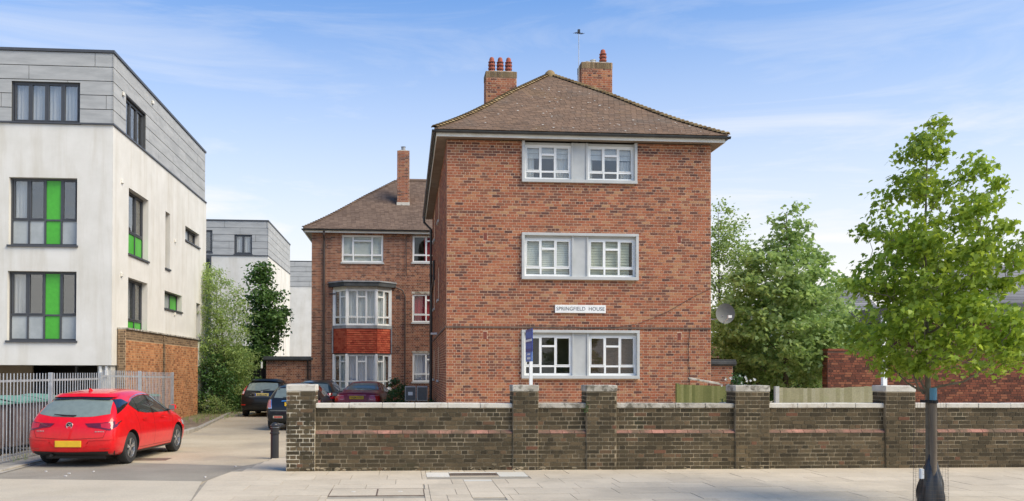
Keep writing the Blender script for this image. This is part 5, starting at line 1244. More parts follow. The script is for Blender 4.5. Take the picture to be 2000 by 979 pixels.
# red hatchback
rcar, rb, pa, bv = car('bright red hatchback parked beside the grey railings', HATCH, 'paint_red', 4.37, 1.82, 1.53, (-6.17, 16.53, .0), HD(5.0), (.86, 3.52), .325)
for s in ('R', 'L'):
    pa('side_window', 'sideglass', [(1.0,1.2),(1.3,1.05),(1.7,1.005),(2.04,.995)], [(1.0,1.215),(1.3,1.325),(1.7,1.375),(2.04,1.385)], s, 10, 6)
    pa('side_window', 'sideglass', [(2.1,.995),(2.6,.985),(3.0,.98),(3.2,.985)], [(2.1,1.385),(2.5,1.35),(2.85,1.21),(3.2,1.0)], s, 12, 6)
    pa('window_trim', 'gloss_black', [(2.03,.985),(2.11,.985)], [(2.03,1.39),(2.11,1.39)], s, 2, 6, .006)
    pa('window_trim', 'gloss_black', [(1.3,1.045),(1.33,1.04)], [(1.33,1.33),(1.36,1.33)], s, 1, 5, .006)
    pa('chrome_strip', 'chrome', [(.98,1.225),(1.3,1.335),(1.7,1.388),(2.1,1.4),(2.5,1.365),(2.88,1.21)], [(.98,1.238),(1.3,1.35),(1.7,1.403),(2.1,1.415),(2.5,1.38),(2.9,1.222)], s, 22, 1, .006)
    pa('pillar_panel', 'gloss_black', [(.36,1.04),(.7,1.14),(1.01,1.235)], [(.60,1.33),(.85,1.325),(1.02,1.25)], s, 10, 5, .006)
    for (lo, hi) in (([(2.06,.30),(2.068,.30)], [(2.06,.98),(2.068,.98)]), ([(3.08,.30),(3.088,.30)], [(3.2,.95),(3.208,.95)]), ([(1.28,.64),(1.286,.64)], [(1.12,1.05),(1.128,1.05)]), ([(1.25,.42),(1.256,.42)], [(1.28,.64),(1.286,.64)]), ([(1.25,.30),(3.08,.29)], [(1.25,.305),(3.08,.296)])):
        pa('panel_gap', 'shut_red', lo, hi, s, 10 if lo[1][0]-lo[0][0] > .5 else 1, 8, .0025)
    for x in (1.42, 2.42): pa('door_handle', 'paint_red', [(x,.858),(x+.2,.855)], [(x,.89),(x+.2,.888)], s, 4, 2, .022); pa('handle_chrome', 'chrome', [(x,.888),(x+.2,.886)], [(x,.896),(x+.2,.894)], s, 4, 1, .023)
    pa('headlight', 'lamp_clear', [(3.82,.64),(4.15,.58)], [(3.75,.76),(4.15,.66)], s, 5, 3, .005)
    pa('sill_trim', 'trim', [(1.22,.2),(3.15,.2)], [(1.22,.245),(3.15,.245)], s, 8, 2, .006)
pa('rear_window', 'carglass', [(-.715,1.045),(-.4,.995),(0,.985),(.4,.995),(.715,1.045)], [(-.625,1.31),(-.3,1.33),(0,1.335),(.3,1.33),(.625,1.31)], 'B', 20, 7)
pa('rear_window_surround', 'gloss_black', [(-.575,1.3),(0,1.325),(.575,1.3)], [(-.6,1.345),(0,1.36),(.6,1.345)], 'B', 14, 1, .03)
pa('spoiler', 'paint_red', [(-.62,1.338),(0,1.352),(.62,1.338)], [(-.6,1.40),(0,1.42),(.6,1.40)], 'B', 14, 3, .045)
for s in (-1, 1):
    f = lambda pts: [(s*y, z) for y, z in pts]
    o = pa('tail_light', 'lamp_dark', f([(.38,.80),(.6,.77),(.79,.73),(.86,.80)]), f([(.30,.865),(.6,.875),(.79,.90),(.87,.905)]), 'B', 10, 4, .01)
    pa('tail_light_lens', 'lamp_red', f([(.62,.79),(.78,.755)]), f([(.6,.86),(.79,.885)]), 'B', 5, 3, .014, o); pa('tail_light_lens', 'lamp_dark', f([(.44,.81),(.57,.80)]), f([(.42,.845),(.57,.85)]), 'B', 4, 2, .013, o)
    pa('reflector', 'lamp_red', f([(.6,.36),(.78,.37)]), f([(.6,.385),(.78,.39)]), 'B', 4, 1, .006)
    pa('bumper_crease', 'paint_red', f([(.30,.40),(.40,.535),(.62,.548),(.85,.545)]), f([(.33,.40),(.42,.565),(.62,.575),(.85,.57)]), 'B', 10, 2, .012)
pa('rear_bumper_trim', 'trim', [(-.80,.24),(0,.22),(.80,.24)], [(-.84,.325),(0,.305),(.84,.325)], 'B', 16, 3, .008)
pa('number_plate_recess', 'paint_red', [(-.36,.39),(.36,.39)], [(-.36,.56),(.36,.56)], 'B', 6, 3, .002)
pa('panel_gap', 'shut_red', [(-.66,.585),(0,.555),(.66,.585)], [(-.66,.592),(0,.562),(.66,.592)], 'B', 14, 1, .003)
for s in (-1, 1): pa('panel_gap', 'shut_red', [(s*.66,.585),(s*.667,.585)], [(s*.72,.74),(s*.727,.74)], 'B', 1, 4, .003)
hz = bv.ray_cast(Vector((-1, 0, .47)), Vector((1, 0, 0)))[0]; plate(rcar, hz.x-.004, .47, None, .52, .125)
hz = bv.ray_cast(Vector((-1, 0, .83)), Vector((1, 0, 0)))[0]
mb = MB(); K = 24
for (ra, rbb, xx) in ((.068, .052, -.012),):
    mb.grid([[(hz.x+xx+q, ra_*math.cos(2*math.pi*k/K), .83+ra_*math.sin(2*math.pi*k/K)) for k in range(K+1)] for ra_, q in ((.07, .012), (.066, -.004), (.054, -.004), (.05, .008))])
em = mb.build('badge', M['chrome'], rcar, world=False, smooth=True)
mb = MB(); mb.lathe((hz.x-.003, 0, .83), [(.052, -.004), (.052, .004)], 20, 'x'); mb.build('badge_disc', M['gloss_black'], em, world=False)
mb = MB()
for q in ([(-.03,-.022),(-.016,-.03),(.012,.005),(.0,.014)], [(-.01,.002),(.028,.02),(.024,.034),(-.014,.014)], [(.008,-.012),(.02,-.03),(.032,-.024),(.018,-.004)], [(-.036,.006),(-.022,.0),(-.008,.022),(-.02,.03)]): mb.poly([(hz.x-.0085, y, .83+z) for y, z in q])
mb.build('badge_emblem', M['chrome'], em, world=False)
for (y0, y1, z, n) in ((.50, .67, .71, 5), (-.68, -.50, .70, 6)):
    mb = MB()
    for k in range(n):
        y = y0+(y1-y0)*k/n; h = bv.ray_cast(Vector((-1, y, z)), Vector((1, 0, 0)))[0]
        if h: mb.box(h.x-.008, h.x-.001, y, y+.018, z, z+.02)
    mb.build('badge_letters', M['chrome'], rcar, world=False)
h = bv.ray_cast(Vector((-1, .05, 1.03)), Vector((1, 0, 0)))[0]; mb = MB(); mb.tube([(h.x-.03, -.05, 1.015), (h.x-.03, .1, 1.02), (h.x-.025, .36, 1.045)], [.02, .016, .008], 6); mb.box(h.x-.03, h.x+.02, -.08, .0, .985, 1.03); mb.build('rear_wiper', M['trim'], rcar, world=False, smooth=True)
h = bv.ray_cast(Vector((.95, 0, 3)), Vector((0, 0, -1)))[0]; mb = MB(); mb.hexa([(.86,-.02,h.z-.01),(1.04,-.02,h.z-.01),(1.04,.02,h.z-.01),(.86,.02,h.z-.01),(.87,-.006,h.z+.06),(.93,-.006,h.z+.05),(.93,.006,h.z+.05),(.87,.006,h.z+.06)]); mb.build('roof_antenna', M['paint_red'], rcar, world=False)
mirrors(rcar, 3.02, 1.0, .86, 'paint_red')
mb = MB(); mb.tube([(.1, .35, .24), (-.0, .36, .235)], .028, 10); mb.build('exhaust_pipe', M['trim'], rcar, world=False); mb = MB(); mb.box(.3, 4.0, -.6, .6, .15, .24); mb.build('underbody', M['trim'], rcar, world=False)

def simple_dress(patch, rw, sw, rk=0, doors=3, L=4.0):
    pass
rcar.scale = (.955, .93, .935)
# black hatchback
bcar, bb, pa, bv = car('black hatchback parked farthest back beside the bushes, yellow rear plate', HATCH, 'paint_black', 3.95, 1.73, 1.48, (-5.55, 34.2, 0), HD(1.5), (.72, 3.2), .305, rake=.12)
pa('rear_window', 'carglass', [(-.62,1.03),(0,1.0),(.62,1.03)], [(-.54,1.30),(0,1.33),(.54,1.30)], 'B', 12, 5)
pa('spoiler', 'paint_black', [(-.6,1.33),(0,1.35),(.6,1.33)], [(-.58,1.40),(0,1.42),(.58,1.40)], 'B', 12, 3, .06)
for s in (-1, 1):
    f = lambda pts: [(s*y, z) for y, z in pts]
    o = pa('tail_light', 'lamp_red', f([(.70,.86),(.80,.86)]), f([(.62,1.18),(.68,1.2)]), 'B', 4, 6, .012); pa('tail_light_lens', 'lamp_clear', f([(.70,.88),(.77,.88)]), f([(.68,.99),(.74,.99)]), 'B', 3, 3, .016, o)
    pa('reflector', 'lamp_red', f([(.62,.45),(.8,.45)]), f([(.62,.49),(.8,.49)]), 'B', 4, 1, .008)
for s in ('R', 'L'):
    pa('side_window', 'sideglass', [(.95,1.12),(1.4,1.02),(2.9,.985)], [(.95,1.28),(1.7,1.38),(2.9,1.02)], s, 12, 5)
hz = bv.ray_cast(Vector((-1, 0, .86)), Vector((1, 0, 0)))[0]; plate(bcar, hz.x-.004, .86, None, blue=True).data.materials[0] = M['plate_pale']
mb = MB()
for k in range(7): mb.box(hz.x-.0185, hz.x-.016, .14-.055*k-(.02 if k > 3 else 0), .17-.055*k-(.02 if k > 3 else 0), .83, .89)
mb.build('blurred_characters', M['text'], bcar, world=False)
mb = MB(); mb.lathe((hz.x-.0, 0, .965), [(.045, -.012), (.05, -.004), (.05, .01)], 16, 'x'); mb.build('badge', M['chrome'], bcar, world=False)
pa('number_plate_recess', 'gloss_black', [(-.42,.79),(.42,.79)], [(-.42,.94),(.42,.94)], 'B', 8, 2, .003); pa('chrome_strip', 'dish', [(-.5,.765),(.5,.765)], [(-.5,.785),(.5,.785)], 'B', 10, 1, .012)
h = bv.ray_cast(Vector((-1, 0, 1.05)), Vector((1, 0, 0)))[0]; mb = MB(); mb.tube([(h.x-.03, .05, 1.02), (h.x-.02, -.3, 1.08)], [.018, .008], 6); mb.build('rear_wiper', M['trim'], bcar, world=False)
mirrors(bcar, 2.75, .98, .865, 'paint_black')

# small dark hatchback half hidden by the pier
mcar, m_, pa, bv = car('small blue black hatchback half hidden behind the white capped end pier', HATCH, 'paint_navy', 3.70, 1.69, 1.41, (-3.35, 26.4, 0), HD(2), (.62, 3.08), .30, rake=.25, boxy=.6)
pa('rear_window', 'carglass', [(-.60,.98),(0,.96),(.60,.98)], [(-.52,1.25),(0,1.28),(.52,1.25)], 'B', 12, 5)
for s in (-1, 1):
    f = lambda pts: [(s*y, z) for y, z in pts]
    o = pa('tail_light', 'chrome', f([(.64,.66),(.82,.66)]), f([(.66,.92),(.78,.92)]), 'B', 5, 6, .008); pa('tail_light_lens', 'lamp_pink', f([(.665,.685),(.795,.685)]), f([(.68,.895),(.765,.895)]), 'B', 4, 5, .013, o)
    o = pa('reflector', 'chrome', f([(.30,.375),(.6,.375)]), f([(.30,.445),(.6,.445)]), 'B', 5, 2, .012); pa('reflector_lens', 'lamp_red', f([(.33,.39),(.57,.39)]), f([(.33,.43),(.57,.43)]), 'B', 5, 1, .016, o)
pa('rear_bumper_trim', 'trim', [(-.8,.24),(.8,.24)], [(-.8,.34),(.8,.34)], 'B', 12, 2, .006); pa('chrome_strip', 'chrome', [(-.36,.86),(0,.872),(.36,.86)], [(-.35,.895),(0,.905),(.35,.895)], 'B', 8, 2, .02)
pa('bumper_edge', 'dish', [(-.82,.585),(.82,.585)], [(-.82,.61),(.82,.61)], 'B', 12, 1, .012)
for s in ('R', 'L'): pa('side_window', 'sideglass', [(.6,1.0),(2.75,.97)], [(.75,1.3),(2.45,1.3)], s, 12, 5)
hz = bv.ray_cast(Vector((-1, 0, .79)), Vector((1, 0, 0)))[0]; plate(mcar, hz.x-.01, .79, 'LS07 U', .52, .115)
h = bv.ray_cast(Vector((-1, 0, .99)), Vector((1, 0, 0)))[0]; mb = MB(); mb.tube([(h.x-.03, -.05, .985), (h.x-.02, .33, 1.0)], [.018, .008], 6); mb.build('rear_wiper', M['trim'], mcar, world=False)
mb = MB(); mb.lathe((hz.x+.03, 0, .93), [(.05, -.012), (.05, .01)], 16, 'x'); mb.build('badge', M['chrome'], mcar, world=False)
mirrors(mcar, 2.55, .95, .845, 'paint_navy')

# dark green hatchback
gcar, g_o, pa, bv = car('dark green hatchback with red tail light parked between the bay window and the end pier', HATCH, 'paint_green', 4.15, 1.73, 1.44, (-3.55, 33.4, 0), HD(4), (.8, 3.3), .305, rake=.22, boxy=.4)
pa('rear_window', 'carglass', [(-.62,.99),(0,.97),(.62,.99)], [(-.54,1.28),(0,1.31),(.54,1.28)], 'B', 12, 5)
for s in (-1, 1):
    f = lambda pts: [(s*y, z) for y, z in pts]
    o = pa('tail_light', 'lamp_red', f([(.56,.72),(.83,.72)]), f([(.58,.93),(.80,.95)]), 'B', 6, 5, .012); pa('tail_light_lens', 'lamp_clear', f([(.56,.72),(.66,.72)]), f([(.57,.82),(.66,.82)]), 'B', 3, 3, .016, o)
for s in ('R', 'L'):
    pa('side_window', 'sideglass', [(.75,1.0),(1.95,.985)], [(1.0,1.3),(1.95,1.36)], s, 8, 5); pa('side_window', 'sideglass', [(2.02,.985),(3.0,.975)], [(2.02,1.36),(2.7,1.22)], s, 8, 5)
hz = bv.ray_cast(Vector((-1, 0, .80)), Vector((1, 0, 0)))[0]; plate(gcar, hz.x-.008, .8, None, y=0)
mirrors(gcar, 2.8, .98, .865, 'paint_green')
for y in (-.55, .55): mb = MB(); mb.tube([(.75, y, 1.39), (1.4, y, 1.455), (2.2, y, 1.43)], .012, 5); mb.build('roof_rail', M['chrome'], gcar, world=False)

# burgundy saloon
scar, s_o, pa, bv = car('burgundy saloon with red tail lights parked in front of the lower bay window', SALOON, 'paint_burgundy', 4.55, 1.77, 1.415, (-1.78, 32.0, 0), HD(7.5), (.95, 3.65), .31, L0=4.6, H0=1.43)
pa('rear_window', 'carglass', [(-.64,1.075),(0,1.07),(.64,1.075)], [(-.5,1.31),(0,1.33),(.5,1.31)], 'B', 12, 5)
for s in (-1, 1):
    f = lambda pts: [(s*y, z) for y, z in pts]
    o = pa('tail_light', 'lamp_red', f([(.44,.72),(.82,.70)]), f([(.46,.90),(.80,.915)]), 'B', 8, 4, .012); pa('tail_light_lens', 'lamp_pink', f([(.48,.87),(.78,.875)]), f([(.48,.892),(.78,.9)]), 'B', 6, 1, .016, o)
    pa('tail_light_lens', 'lamp_pink', f([(.48,.74),(.6,.735)]), f([(.48,.76),(.6,.755)]), 'B', 4, 1, .016, o)
pa('chrome_strip', 'lamp_pink', [(-.34,.895),(.34,.895)], [(-.34,.915),(.34,.915)], 'B', 8, 1, .014)
pa('boot_lid_edge', 'paint_burgundy', [(-.74,.945),(0,.965),(.74,.945)], [(-.72,.985),(0,1.005),(.72,.985)], 'B', 12, 2, .02)
for s in ('R', 'L'): pa('side_window', 'sideglass', [(1.2,1.03),(1.9,.99),(3.05,.975)], [(1.35,1.22),(1.95,1.335),(2.55,1.27),(3.05,1.0)], s, 14, 5); pa('window_trim', 'gloss_black', [(2.0,.98),(2.05,.98)], [(2.0,1.34),(2.05,1.34)], s, 1, 5, .006)
hz = bv.ray_cast(Vector((-1, 0, .82)), Vector((1, 0, 0)))[0]; plate(scar, hz.x-.01, .82, 'VX04 UXV', .52, .115)
mirrors(scar, 2.85, .96, .885, 'paint_burgundy')
# ---------------- trees and plants ----------------
M['bark_young'] = noisy('young grey bark', (.12,.1,.07), (.2,.17,.125), 9, .85, .4, 50); M['bark'] = noisy('brown bark', (.07,.055,.04), (.13,.105,.075), 6, .9, .5, 30)
M['leaf_maple'] = leafm('fresh maple leaf', [(.1,.17,.02), (.2,.31,.03), (.3,.43,.05), (.42,.54,.08)], .5, (.5,.6,.06))
M['leaf_syc'] = leafm('sycamore leaf', [(.22,.32,.1), (.31,.44,.15), (.42,.54,.22)], .5, (.34,.48,.1))
M['leaf_light'] = leafm('light feathery leaf', [(.2,.3,.09), (.31,.42,.13), (.42,.52,.2)], .45, (.42,.54,.12))
M['leaf_dark'] = leafm('dark green leaf', [(.08,.15,.045), (.12,.22,.06), (.17,.28,.085)], .42, (.12,.25,.04))
M['leaf_yellow'] = leafm('yellow green leaf', [(.13,.19,.05), (.22,.28,.08), (.32,.34,.13)], .45, (.35,.42,.1))
M['leaf_shrub'] = leafm('glossy shrub leaf', [(.045,.1,.03), (.07,.15,.04), (.1,.19,.05)], .3, (.1,.22,.03))
M['petal'] = plain('white petal', (.75,.75,.72), .7)
LOBED = [(0,-.06),(.20,.03),(.46,-.06),(.34,.18),(.54,.42),(.28,.42),(.22,.62),(0,.98),(-.22,.62),(-.28,.42),(-.54,.42),(-.34,.18),(-.46,-.06),(-.20,.03)]
def leaf_pts(c, size, rnd, droop=.5, wind=None, shape='rhomb', bend=.25):
    az = rnd.uniform(0, 2*math.pi)
    if wind is not None and rnd.random() < .6: az = wind+rnd.gauss(0, .6)
    tilt = rnd.gauss(-droop, .45)
    d = Vector((math.cos(az)*math.cos(tilt), math.sin(az)*math.cos(tilt), math.sin(tilt))); s = d.cross(Vector((0, 0, 1)))
    s = s.normalized() if s.length > 1e-3 else Vector((1, 0, 0)); rl_ = rnd.gauss(0, .6); n = s.cross(d); s = (s*math.cos(rl_)+n*math.sin(rl_)).normalized(); n = s.cross(d)
    if shape == 'lobed':
        return [c+d*(y*size)+s*(x*size)+n*(-bend*size*(y*y)-.18*size*abs(x)) for x, y in LOBED], n
    if shape == 'narrow': return [c, c+d*size*.5+s*size*.17, c+d*size-n*size*.15, c+d*size*.5-s*size*.17], n
    return [c, c+d*size*.45+s*size*.42, c+d*size-n*size*.2, c+d*size*.45-s*size*.42], n
def env_at(env, z):
    for (z0, a0, b0), (z1, a1, b1) in zip(env, env[1:]):
        if z0 <= z <= z1: t = (z-z0)/max(1e-6, z1-z0); return a0+(a1-a0)*t, b0+(b1-b0)*t
    return None
def tree(name, label, cat, base, env, nclump, nleaf, size, leaf, bark, trunk_r, seed, depth=.9, clr=.3, shape='rhomb', droop=.4, wind=None, single=0, group=None, top=None, lean=0, stems=1, shell=.55, crown='crown', branch_r=.02, flat=.6, fork=None):
    rnd = random.Random(seed); root = empty(name, base, 0, label, cat, group); z0, z1 = env[0][0], env[-1][0]; B = Vector(base)
    # clump centres
    zs = [z0+(z1-z0)*(i+.5)/60 for i in range(60)]; ws = []
    for z in zs: a, b = env_at(env, z); ws.append(max(.02, (b-a))**(1.6 if z < z0+(z1-z0)*.72 else 1.05))
    cl = []
    while len(cl) < nclump:
        z = rnd.choices(zs, ws)[0]+rnd.uniform(-1, 1)*(z1-z0)/120; q = env_at(env, min(max(z, z0), z1)); a, b = q; mid, h = (a+b)/2, (b-a)/2
        th = rnd.uniform(0, 2*math.pi); r = rnd.random()**shell; c = Vector((mid+h*r*math.cos(th), h*depth*r*math.sin(th), z))
        if any((c-o).length < clr*.55 for o in cl) and rnd.random() < .8: continue
        cl.append(c)
    # skeleton grown from the trunk
    tb = MB(); zt = top or z1*.93; nodes = []
    for s_ in range(stems):
        x0 = (s_-(stems-1)/2)*.25; pts = []; K = 12; lx = lean+(rnd.uniform(-.5, .5) if stems > 1 else 0)
        for i in range(K+1):
            t = i/K; p = Vector((x0+lx*t+.04*math.sin(3*t+seed), .04*math.sin(4*t+seed*2), zt*(1-.12*s_)*t)); pts.append(p)
            if p.z > z0*.8: nodes.append((p, trunk_r*(1-.85*t)))
        tb.tube(pts, [trunk_r*(1-.93*(i/K)**.8)*(1.25 if i == 0 else 1)+.004 for i in range(K+1)], 10)
    tr = tb.build('trunk', M[bark], root, world=False, smooth=True)
    bb = MB()
    for c in sorted(cl, key=lambda c: math.hypot(c.x, c.y)+max(0, .3*(z1-c.z))*0):
        best = min(nodes, key=lambda n_: (n_[0]-c).length+max(0, (n_[0].z-c.z+.25))*1.4)
        a, ra = best; r = max(.006, min(ra*.6, branch_r+.0)); m_ = (a+c)/2+Vector((rnd.uniform(-.08, .08), rnd.uniform(-.08, .08), -.05*(c-a).length)); L = (c-a).length
        pts = [a, a.lerp(m_, .5)+Vector((0, 0, -.02*L)), m_, m_.lerp(c, .5)+Vector((0, 0, .02*L)), c]
        bb.tube(pts, [r, r*.85, r*.7, r*.5, r*.25], 5, False)
        for i in (2, 3, 4): nodes.append((pts[i], r*(.7, .5, .35)[i-2]))
    bb.build('branches', M[bark], root, world=False, smooth='all')['kind'] = 'stuff'
    lv = []
    for c in cl:
        k = int(nleaf*rnd.uniform(.5, 1.5)); cr_ = clr*rnd.uniform(.7, 1.25)
        for _ in range(k):
            o = Vector((rnd.gauss(0, .5), rnd.gauss(0, .5), rnd.gauss(0, .5)*flat)); 
            if o.length > 1.15: o *= 1.15/o.length
            p = c+o*cr_; sz = size*rnd.uniform(.6, 1.25); lv.append((p, sz))
    cam_l = CAM-B; order = sorted(range(len(lv)), key=lambda i: (lv[i][0]-cam_l).length)[:single*3]; pick = set(order[::3]) if single else set()
    mb = MB()
    for i, (p, sz) in enumerate(lv):
        if i in pick:
            q = MB(); pts, _ = leaf_pts(Vector((0, 0, 0)), sz, rnd, droop, wind, shape); q.poly(pts); o = q.build('leaf', M[leaf], None, smooth='all'); o.parent = root; o.location = p
        else: pts, _ = leaf_pts(p, sz, rnd, droop, wind, shape); mb.poly(pts)
    o = mb.build('foliage', M[leaf], root, world=False); o['kind'] = 'stuff'
    return root
def env_px(rows, X, Y, cxp):
    out = []; C0 = Vector((X, Y, 0))
    for (y, xa, xb) in rows:
        a, b = atY(xa, y, Y), atY(xb, y, Y); out.append((a.z, a.x-X, b.x-X))
    return sorted(out)
# young street tree
TX, TY = atY(1806, 800, 11.0).x, 11.0
env = env_px([(218,1835,1868),(240,1800,1868),(262,1785,1866),(300,1778,1880),(330,1750,1935),(360,1722,1928),(400,1712,1945),(450,1702,1950),(500,1700,1985),(540,1680,2005),(562,1674,2005),(572,1672,1912),(600,1664,1906),(616,1652,1998),(626,1648,2025),(660,1656,2022),(690,1686,2015),(722,1720,1990)], TX, TY, 0)
street = tree('street_tree', 'young lime green maple street tree staked in the pavement at the right', 'tree', (TX, TY, 0), env, 240, 62, .075, 'leaf_maple', 'bark_young', .052, 21, depth=.85, clr=.21, shape='lobed', droop=.55, wind=math.pi, single=300, shell=.38, branch_r=.018, top=4.6, lean=.1)
mb = MB(); mb.tube([(.02, 0, 1.55), (.2, -.02, 1.62), (.5, -.05, 1.68), (.82, -.06, 1.86), (1.0, -.06, 2.0)], [.022, .017, .013, .01, .006], 6); mb.build('low_branch', M['bark_young'], street, world=False, smooth=True); mb = MB(); mb.tube([(-.01, 0, 1.52), (-.1, -.02, 1.6), (-.2, -.03, 1.85), (-.25, -.03, 2.1)], [.016, .012, .01, .006], 6)
mb.build('low_branch', M['bark_young'], street, world=False, smooth=True)
# stake, guard, bag
M['stake'] = noisy('grey timber stake', (.13,.1,.07), (.21,.17,.125), 3, .85, .4, 30, stretch=(6,6,.5)); M['blue_paint'] = noisy('blue painted top', (.08,.22,.32), (.12,.3,.42), 5, .6)
sx_ = atY(1823, 850, 10.85).x
st = empty('tree_stake', (sx_, 10.85, 0), 0, 'weathered round timber stake with blue painted top tied to the young tree', 'stake')
mb = MB(); mb.tube([(0, 0, -.1), (0, 0, 1.42)], .043, 14); mb.build('pole', M['stake'], st, world=False, smooth=True); mb = MB(); mb.tube([(0, 0, 1.42), (0, 0, 1.585), (0, 0, 1.6)], [.0435, .0435, .039], 14); mb.build('blue_top', M['blue_paint'], st, world=False, smooth=True)
mb = MB(); mb.lathe((0, 0, 1.4), [(.055, 0), (.059, .005), (.059, .035), (.055, .04)], 16); mb.tube([(-.03, .05, 1.42), (TX-sx_-.04, TY-10.85+.02, 1.42)], .02, 6); mb.tube([(-.03, -.04, 1.42), (TX-sx_-.06, TY-10.85-.06, 1.42)], .016, 6); mb.build('rubber_tie', M['rubber'], st, world=False)
gd = empty('tree_guard', (TX+.03, 10.92, 0), 0, 'thin rusty wire mesh guard ring around the young tree base', 'tree guard'); M['wire'] = plain('rusty wire', (.14,.1,.075), .6, .4)
mb = MB(); K = 22
for k in range(K): a = 2*math.pi*k/K; mb.tube([(.21*math.cos(a), .21*math.sin(a), 0), (.2*math.cos(a), .2*math.sin(a), 1.05), (.17*math.cos(a), .17*math.sin(a), 1.5)], .0011, 4, False)
for i in range(20): z = .03+i*.05+max(0, i-12)*.02; mb.tube([(.208*math.cos(2*math.pi*k/24), .208*math.sin(2*math.pi*k/24), z) for k in range(25)], .001, 4, False)
o = mb.build('wire_mesh', M['wire'], gd, world=False); o['kind'] = 'stuff'
M['bag'] = plain('black plastic bag', (.018,.02,.023), .35, 0, .3)
bg_ = empty('watering_bag', (TX+.02, 10.9, 0), 0, 'crumpled black bag wrapped round the foot of the young tree inside the guard', 'bag')
P = []; rnd = random.Random(2)
for i in range(17):
    t = i/16; z = .70*t; r = .165*(1-t**2.2*.78); row = []
    for k in range(33):
        a = 2*math.pi*(k % 32)/32; w_ = 1+.12*math.sin(5*a+3*t)*(1-t*.5)+.07*math.sin(9*a-6*t)+.05*math.sin(14*a+9*t); row.append((r*w_*math.cos(a)+.01*t, r*w_*math.sin(a)*.9, z+.035*math.sin(2*a+1)*t))
    P.append(row)
mb = MB(); mb.grid(P); mb.build('bag', M['bag'], bg_, world=False, smooth='all')
mb = MB(); mb.box(-.185, -.145, -.09, -.03, .42, .55); mb.build('paper_label', M['white_frame'], bg_, world=False, bevel=.004)
mb = MB(); rnd = random.Random(9)
mb.prism([(TX+.33*math.cos(a)*1.2, 10.95+.33*math.sin(a)) for a in [2*math.pi*k/16 for k in range(16)]], .0, .02); o = mb.build('tree_pit', M['earth']); o['kind'] = 'structure'

# big sycamore to the right of the block
SX, SY = atY(1535, 700, 28.0).x, 28.0
env = env_px([(388,1540,1552),(412,1530,1562),(440,1505,1572),(470,1494,1590),(510,1455,1612),(545,1425,1645),(580,1410,1660),(620,1400,1664),(660,1404,1660),(695,1420,1650),(722,1462,1622),(748,1500,1600)], SX, SY, 0)
tree('sycamore_tree', 'big dense mid green tree standing behind the pale timber panel', 'tree', (SX, SY, 0), env, 300, 62, .15, 'leaf_syc', 'bark', .12, 5, depth=.9, clr=.42, droop=.35, shell=.36, branch_r=.03, single=120, shape='lobed', flat=.5)
for i, (y0, x0, y1, x1) in enumerate(()): pass
# sparse tree peeping out from behind the block
PX, PY = atY(1405, 700, 38.0).x, 38.0
env = env_px([(388,1395,1412),(420,1375,1450),(470,1370,1478),(520,1370,1480),(570,1375,1470),(610,1375,1450),(650,1380,1440)], PX, PY, 0)
tree('sparse_tree', 'thin yellow green see-through tree between the brick block and the big tree', 'tree', (PX, PY, 0), env, 170, 34, .13, 'leaf_light', 'bark', .1, 8, depth=.7, clr=.42, droop=.3, shell=.6, branch_r=.03)
# left hand feathery tree and dark tree
WX, WY = atY(435, 790, 38.3).x, 38.3
env = env_px([(512,402,420),(540,385,440),(575,378,475),(610,372,488),(650,370,492),(690,376,498),(730,392,492),(770,400,480)], WX, WY, 0)
tree('ash_tree', 'pale feathery multi stemmed tree beyond the end of the orange wall', 'tree', (WX, WY, 0), env, 190, 80, .14, 'leaf_light', 'bark', .05, 12, depth=.75, clr=.42, shape='narrow', droop=.35, stems=3, shell=.5, branch_r=.018)
DX, DY = atY(522, 700, 41.0).x, 41.0
env = env_px([(506,502,514),(530,487,525),(560,482,540),(590,480,552),(620,482,570),(650,480,556),(680,470,540),(710,470,525)], DX-.3, DY, 0)
tree('dark_tree', 'darker green upright tree between the pale feathery tree and the far white block', 'tree', (DX-.3, DY, 0), env, 110, 66, .16, 'leaf_dark', 'bark', .07, 14, depth=.8, clr=.45, droop=.3, shell=.5, branch_r=.02)
def bush(label, x, y, w_, d_, h, n, size, leaf, seed, cat='shrub', name='shrub', z0=.05, shape='rhomb', group=None, clr=.3):
    env = [(z0, -w_*.42, w_*.42), (h*.35, -w_*.5, w_*.5), (h*.7, -w_*.42, w_*.42), (h, -w_*.15, w_*.15)]
    return tree(name, label, cat, (x, y, 0), env, max(5, n//34), 34, size, leaf, 'bark', .02, seed, depth=d_/w_, clr=clr, shape=shape, droop=.2, stems=2, shell=.5, branch_r=.008, top=max(h*.6, z0+.1), group=group)
bush('tangled dark green bush at the foot of the pale feathery tree', -8.05, 37.6, 1.9, 2.4, 2.5, 4200, .11, 'leaf_shrub', 31)
bush('leafy bush beside the black hatchback under the dark tree', -7.5, 39.6, 1.9, 2.0, 2.9, 3600, .12, 'leaf_dark', 32)
bush('low light green weeds along the earth verge left of the black hatchback', -7.75, 36.3, 1.3, 1.5, .75, 1300, .09, 'leaf_light', 33, shape='narrow')
hd = MB(); hd.box(-9.5, -6.6, 43.2, 43.35, 0, 3.0); o = hd.build('shade_board', M['shade_fill']); tag(o, 'dark board added as deep shade behind the bushes left of the outbuilding', 'fence')  # near-black board added in place of the shaded gap
bush('glossy dark shrub between the burgundy saloon and the meter cabinets', -.32, 32.4, .95, .9, 1.5, 2000, .085, 'leaf_shrub', 34, clr=.2)
bush('low dark ivy clump growing under the meter cabinets', .5, 31.2, 1.3, .8, .95, 1500, .075, 'leaf_shrub', 35, clr=.2)
bush('yellow flecked shrub below the satellite dish', 11.6, 32.0, 3.2, 2.0, 4.4, 5200, .13, 'leaf_yellow', 36, clr=.4)
bush('dark bush in the shade right of the small shed', 11.9, 29.5, 2.6, 1.6, 2.3, 3600, .12, 'leaf_dark', 37, clr=.35)
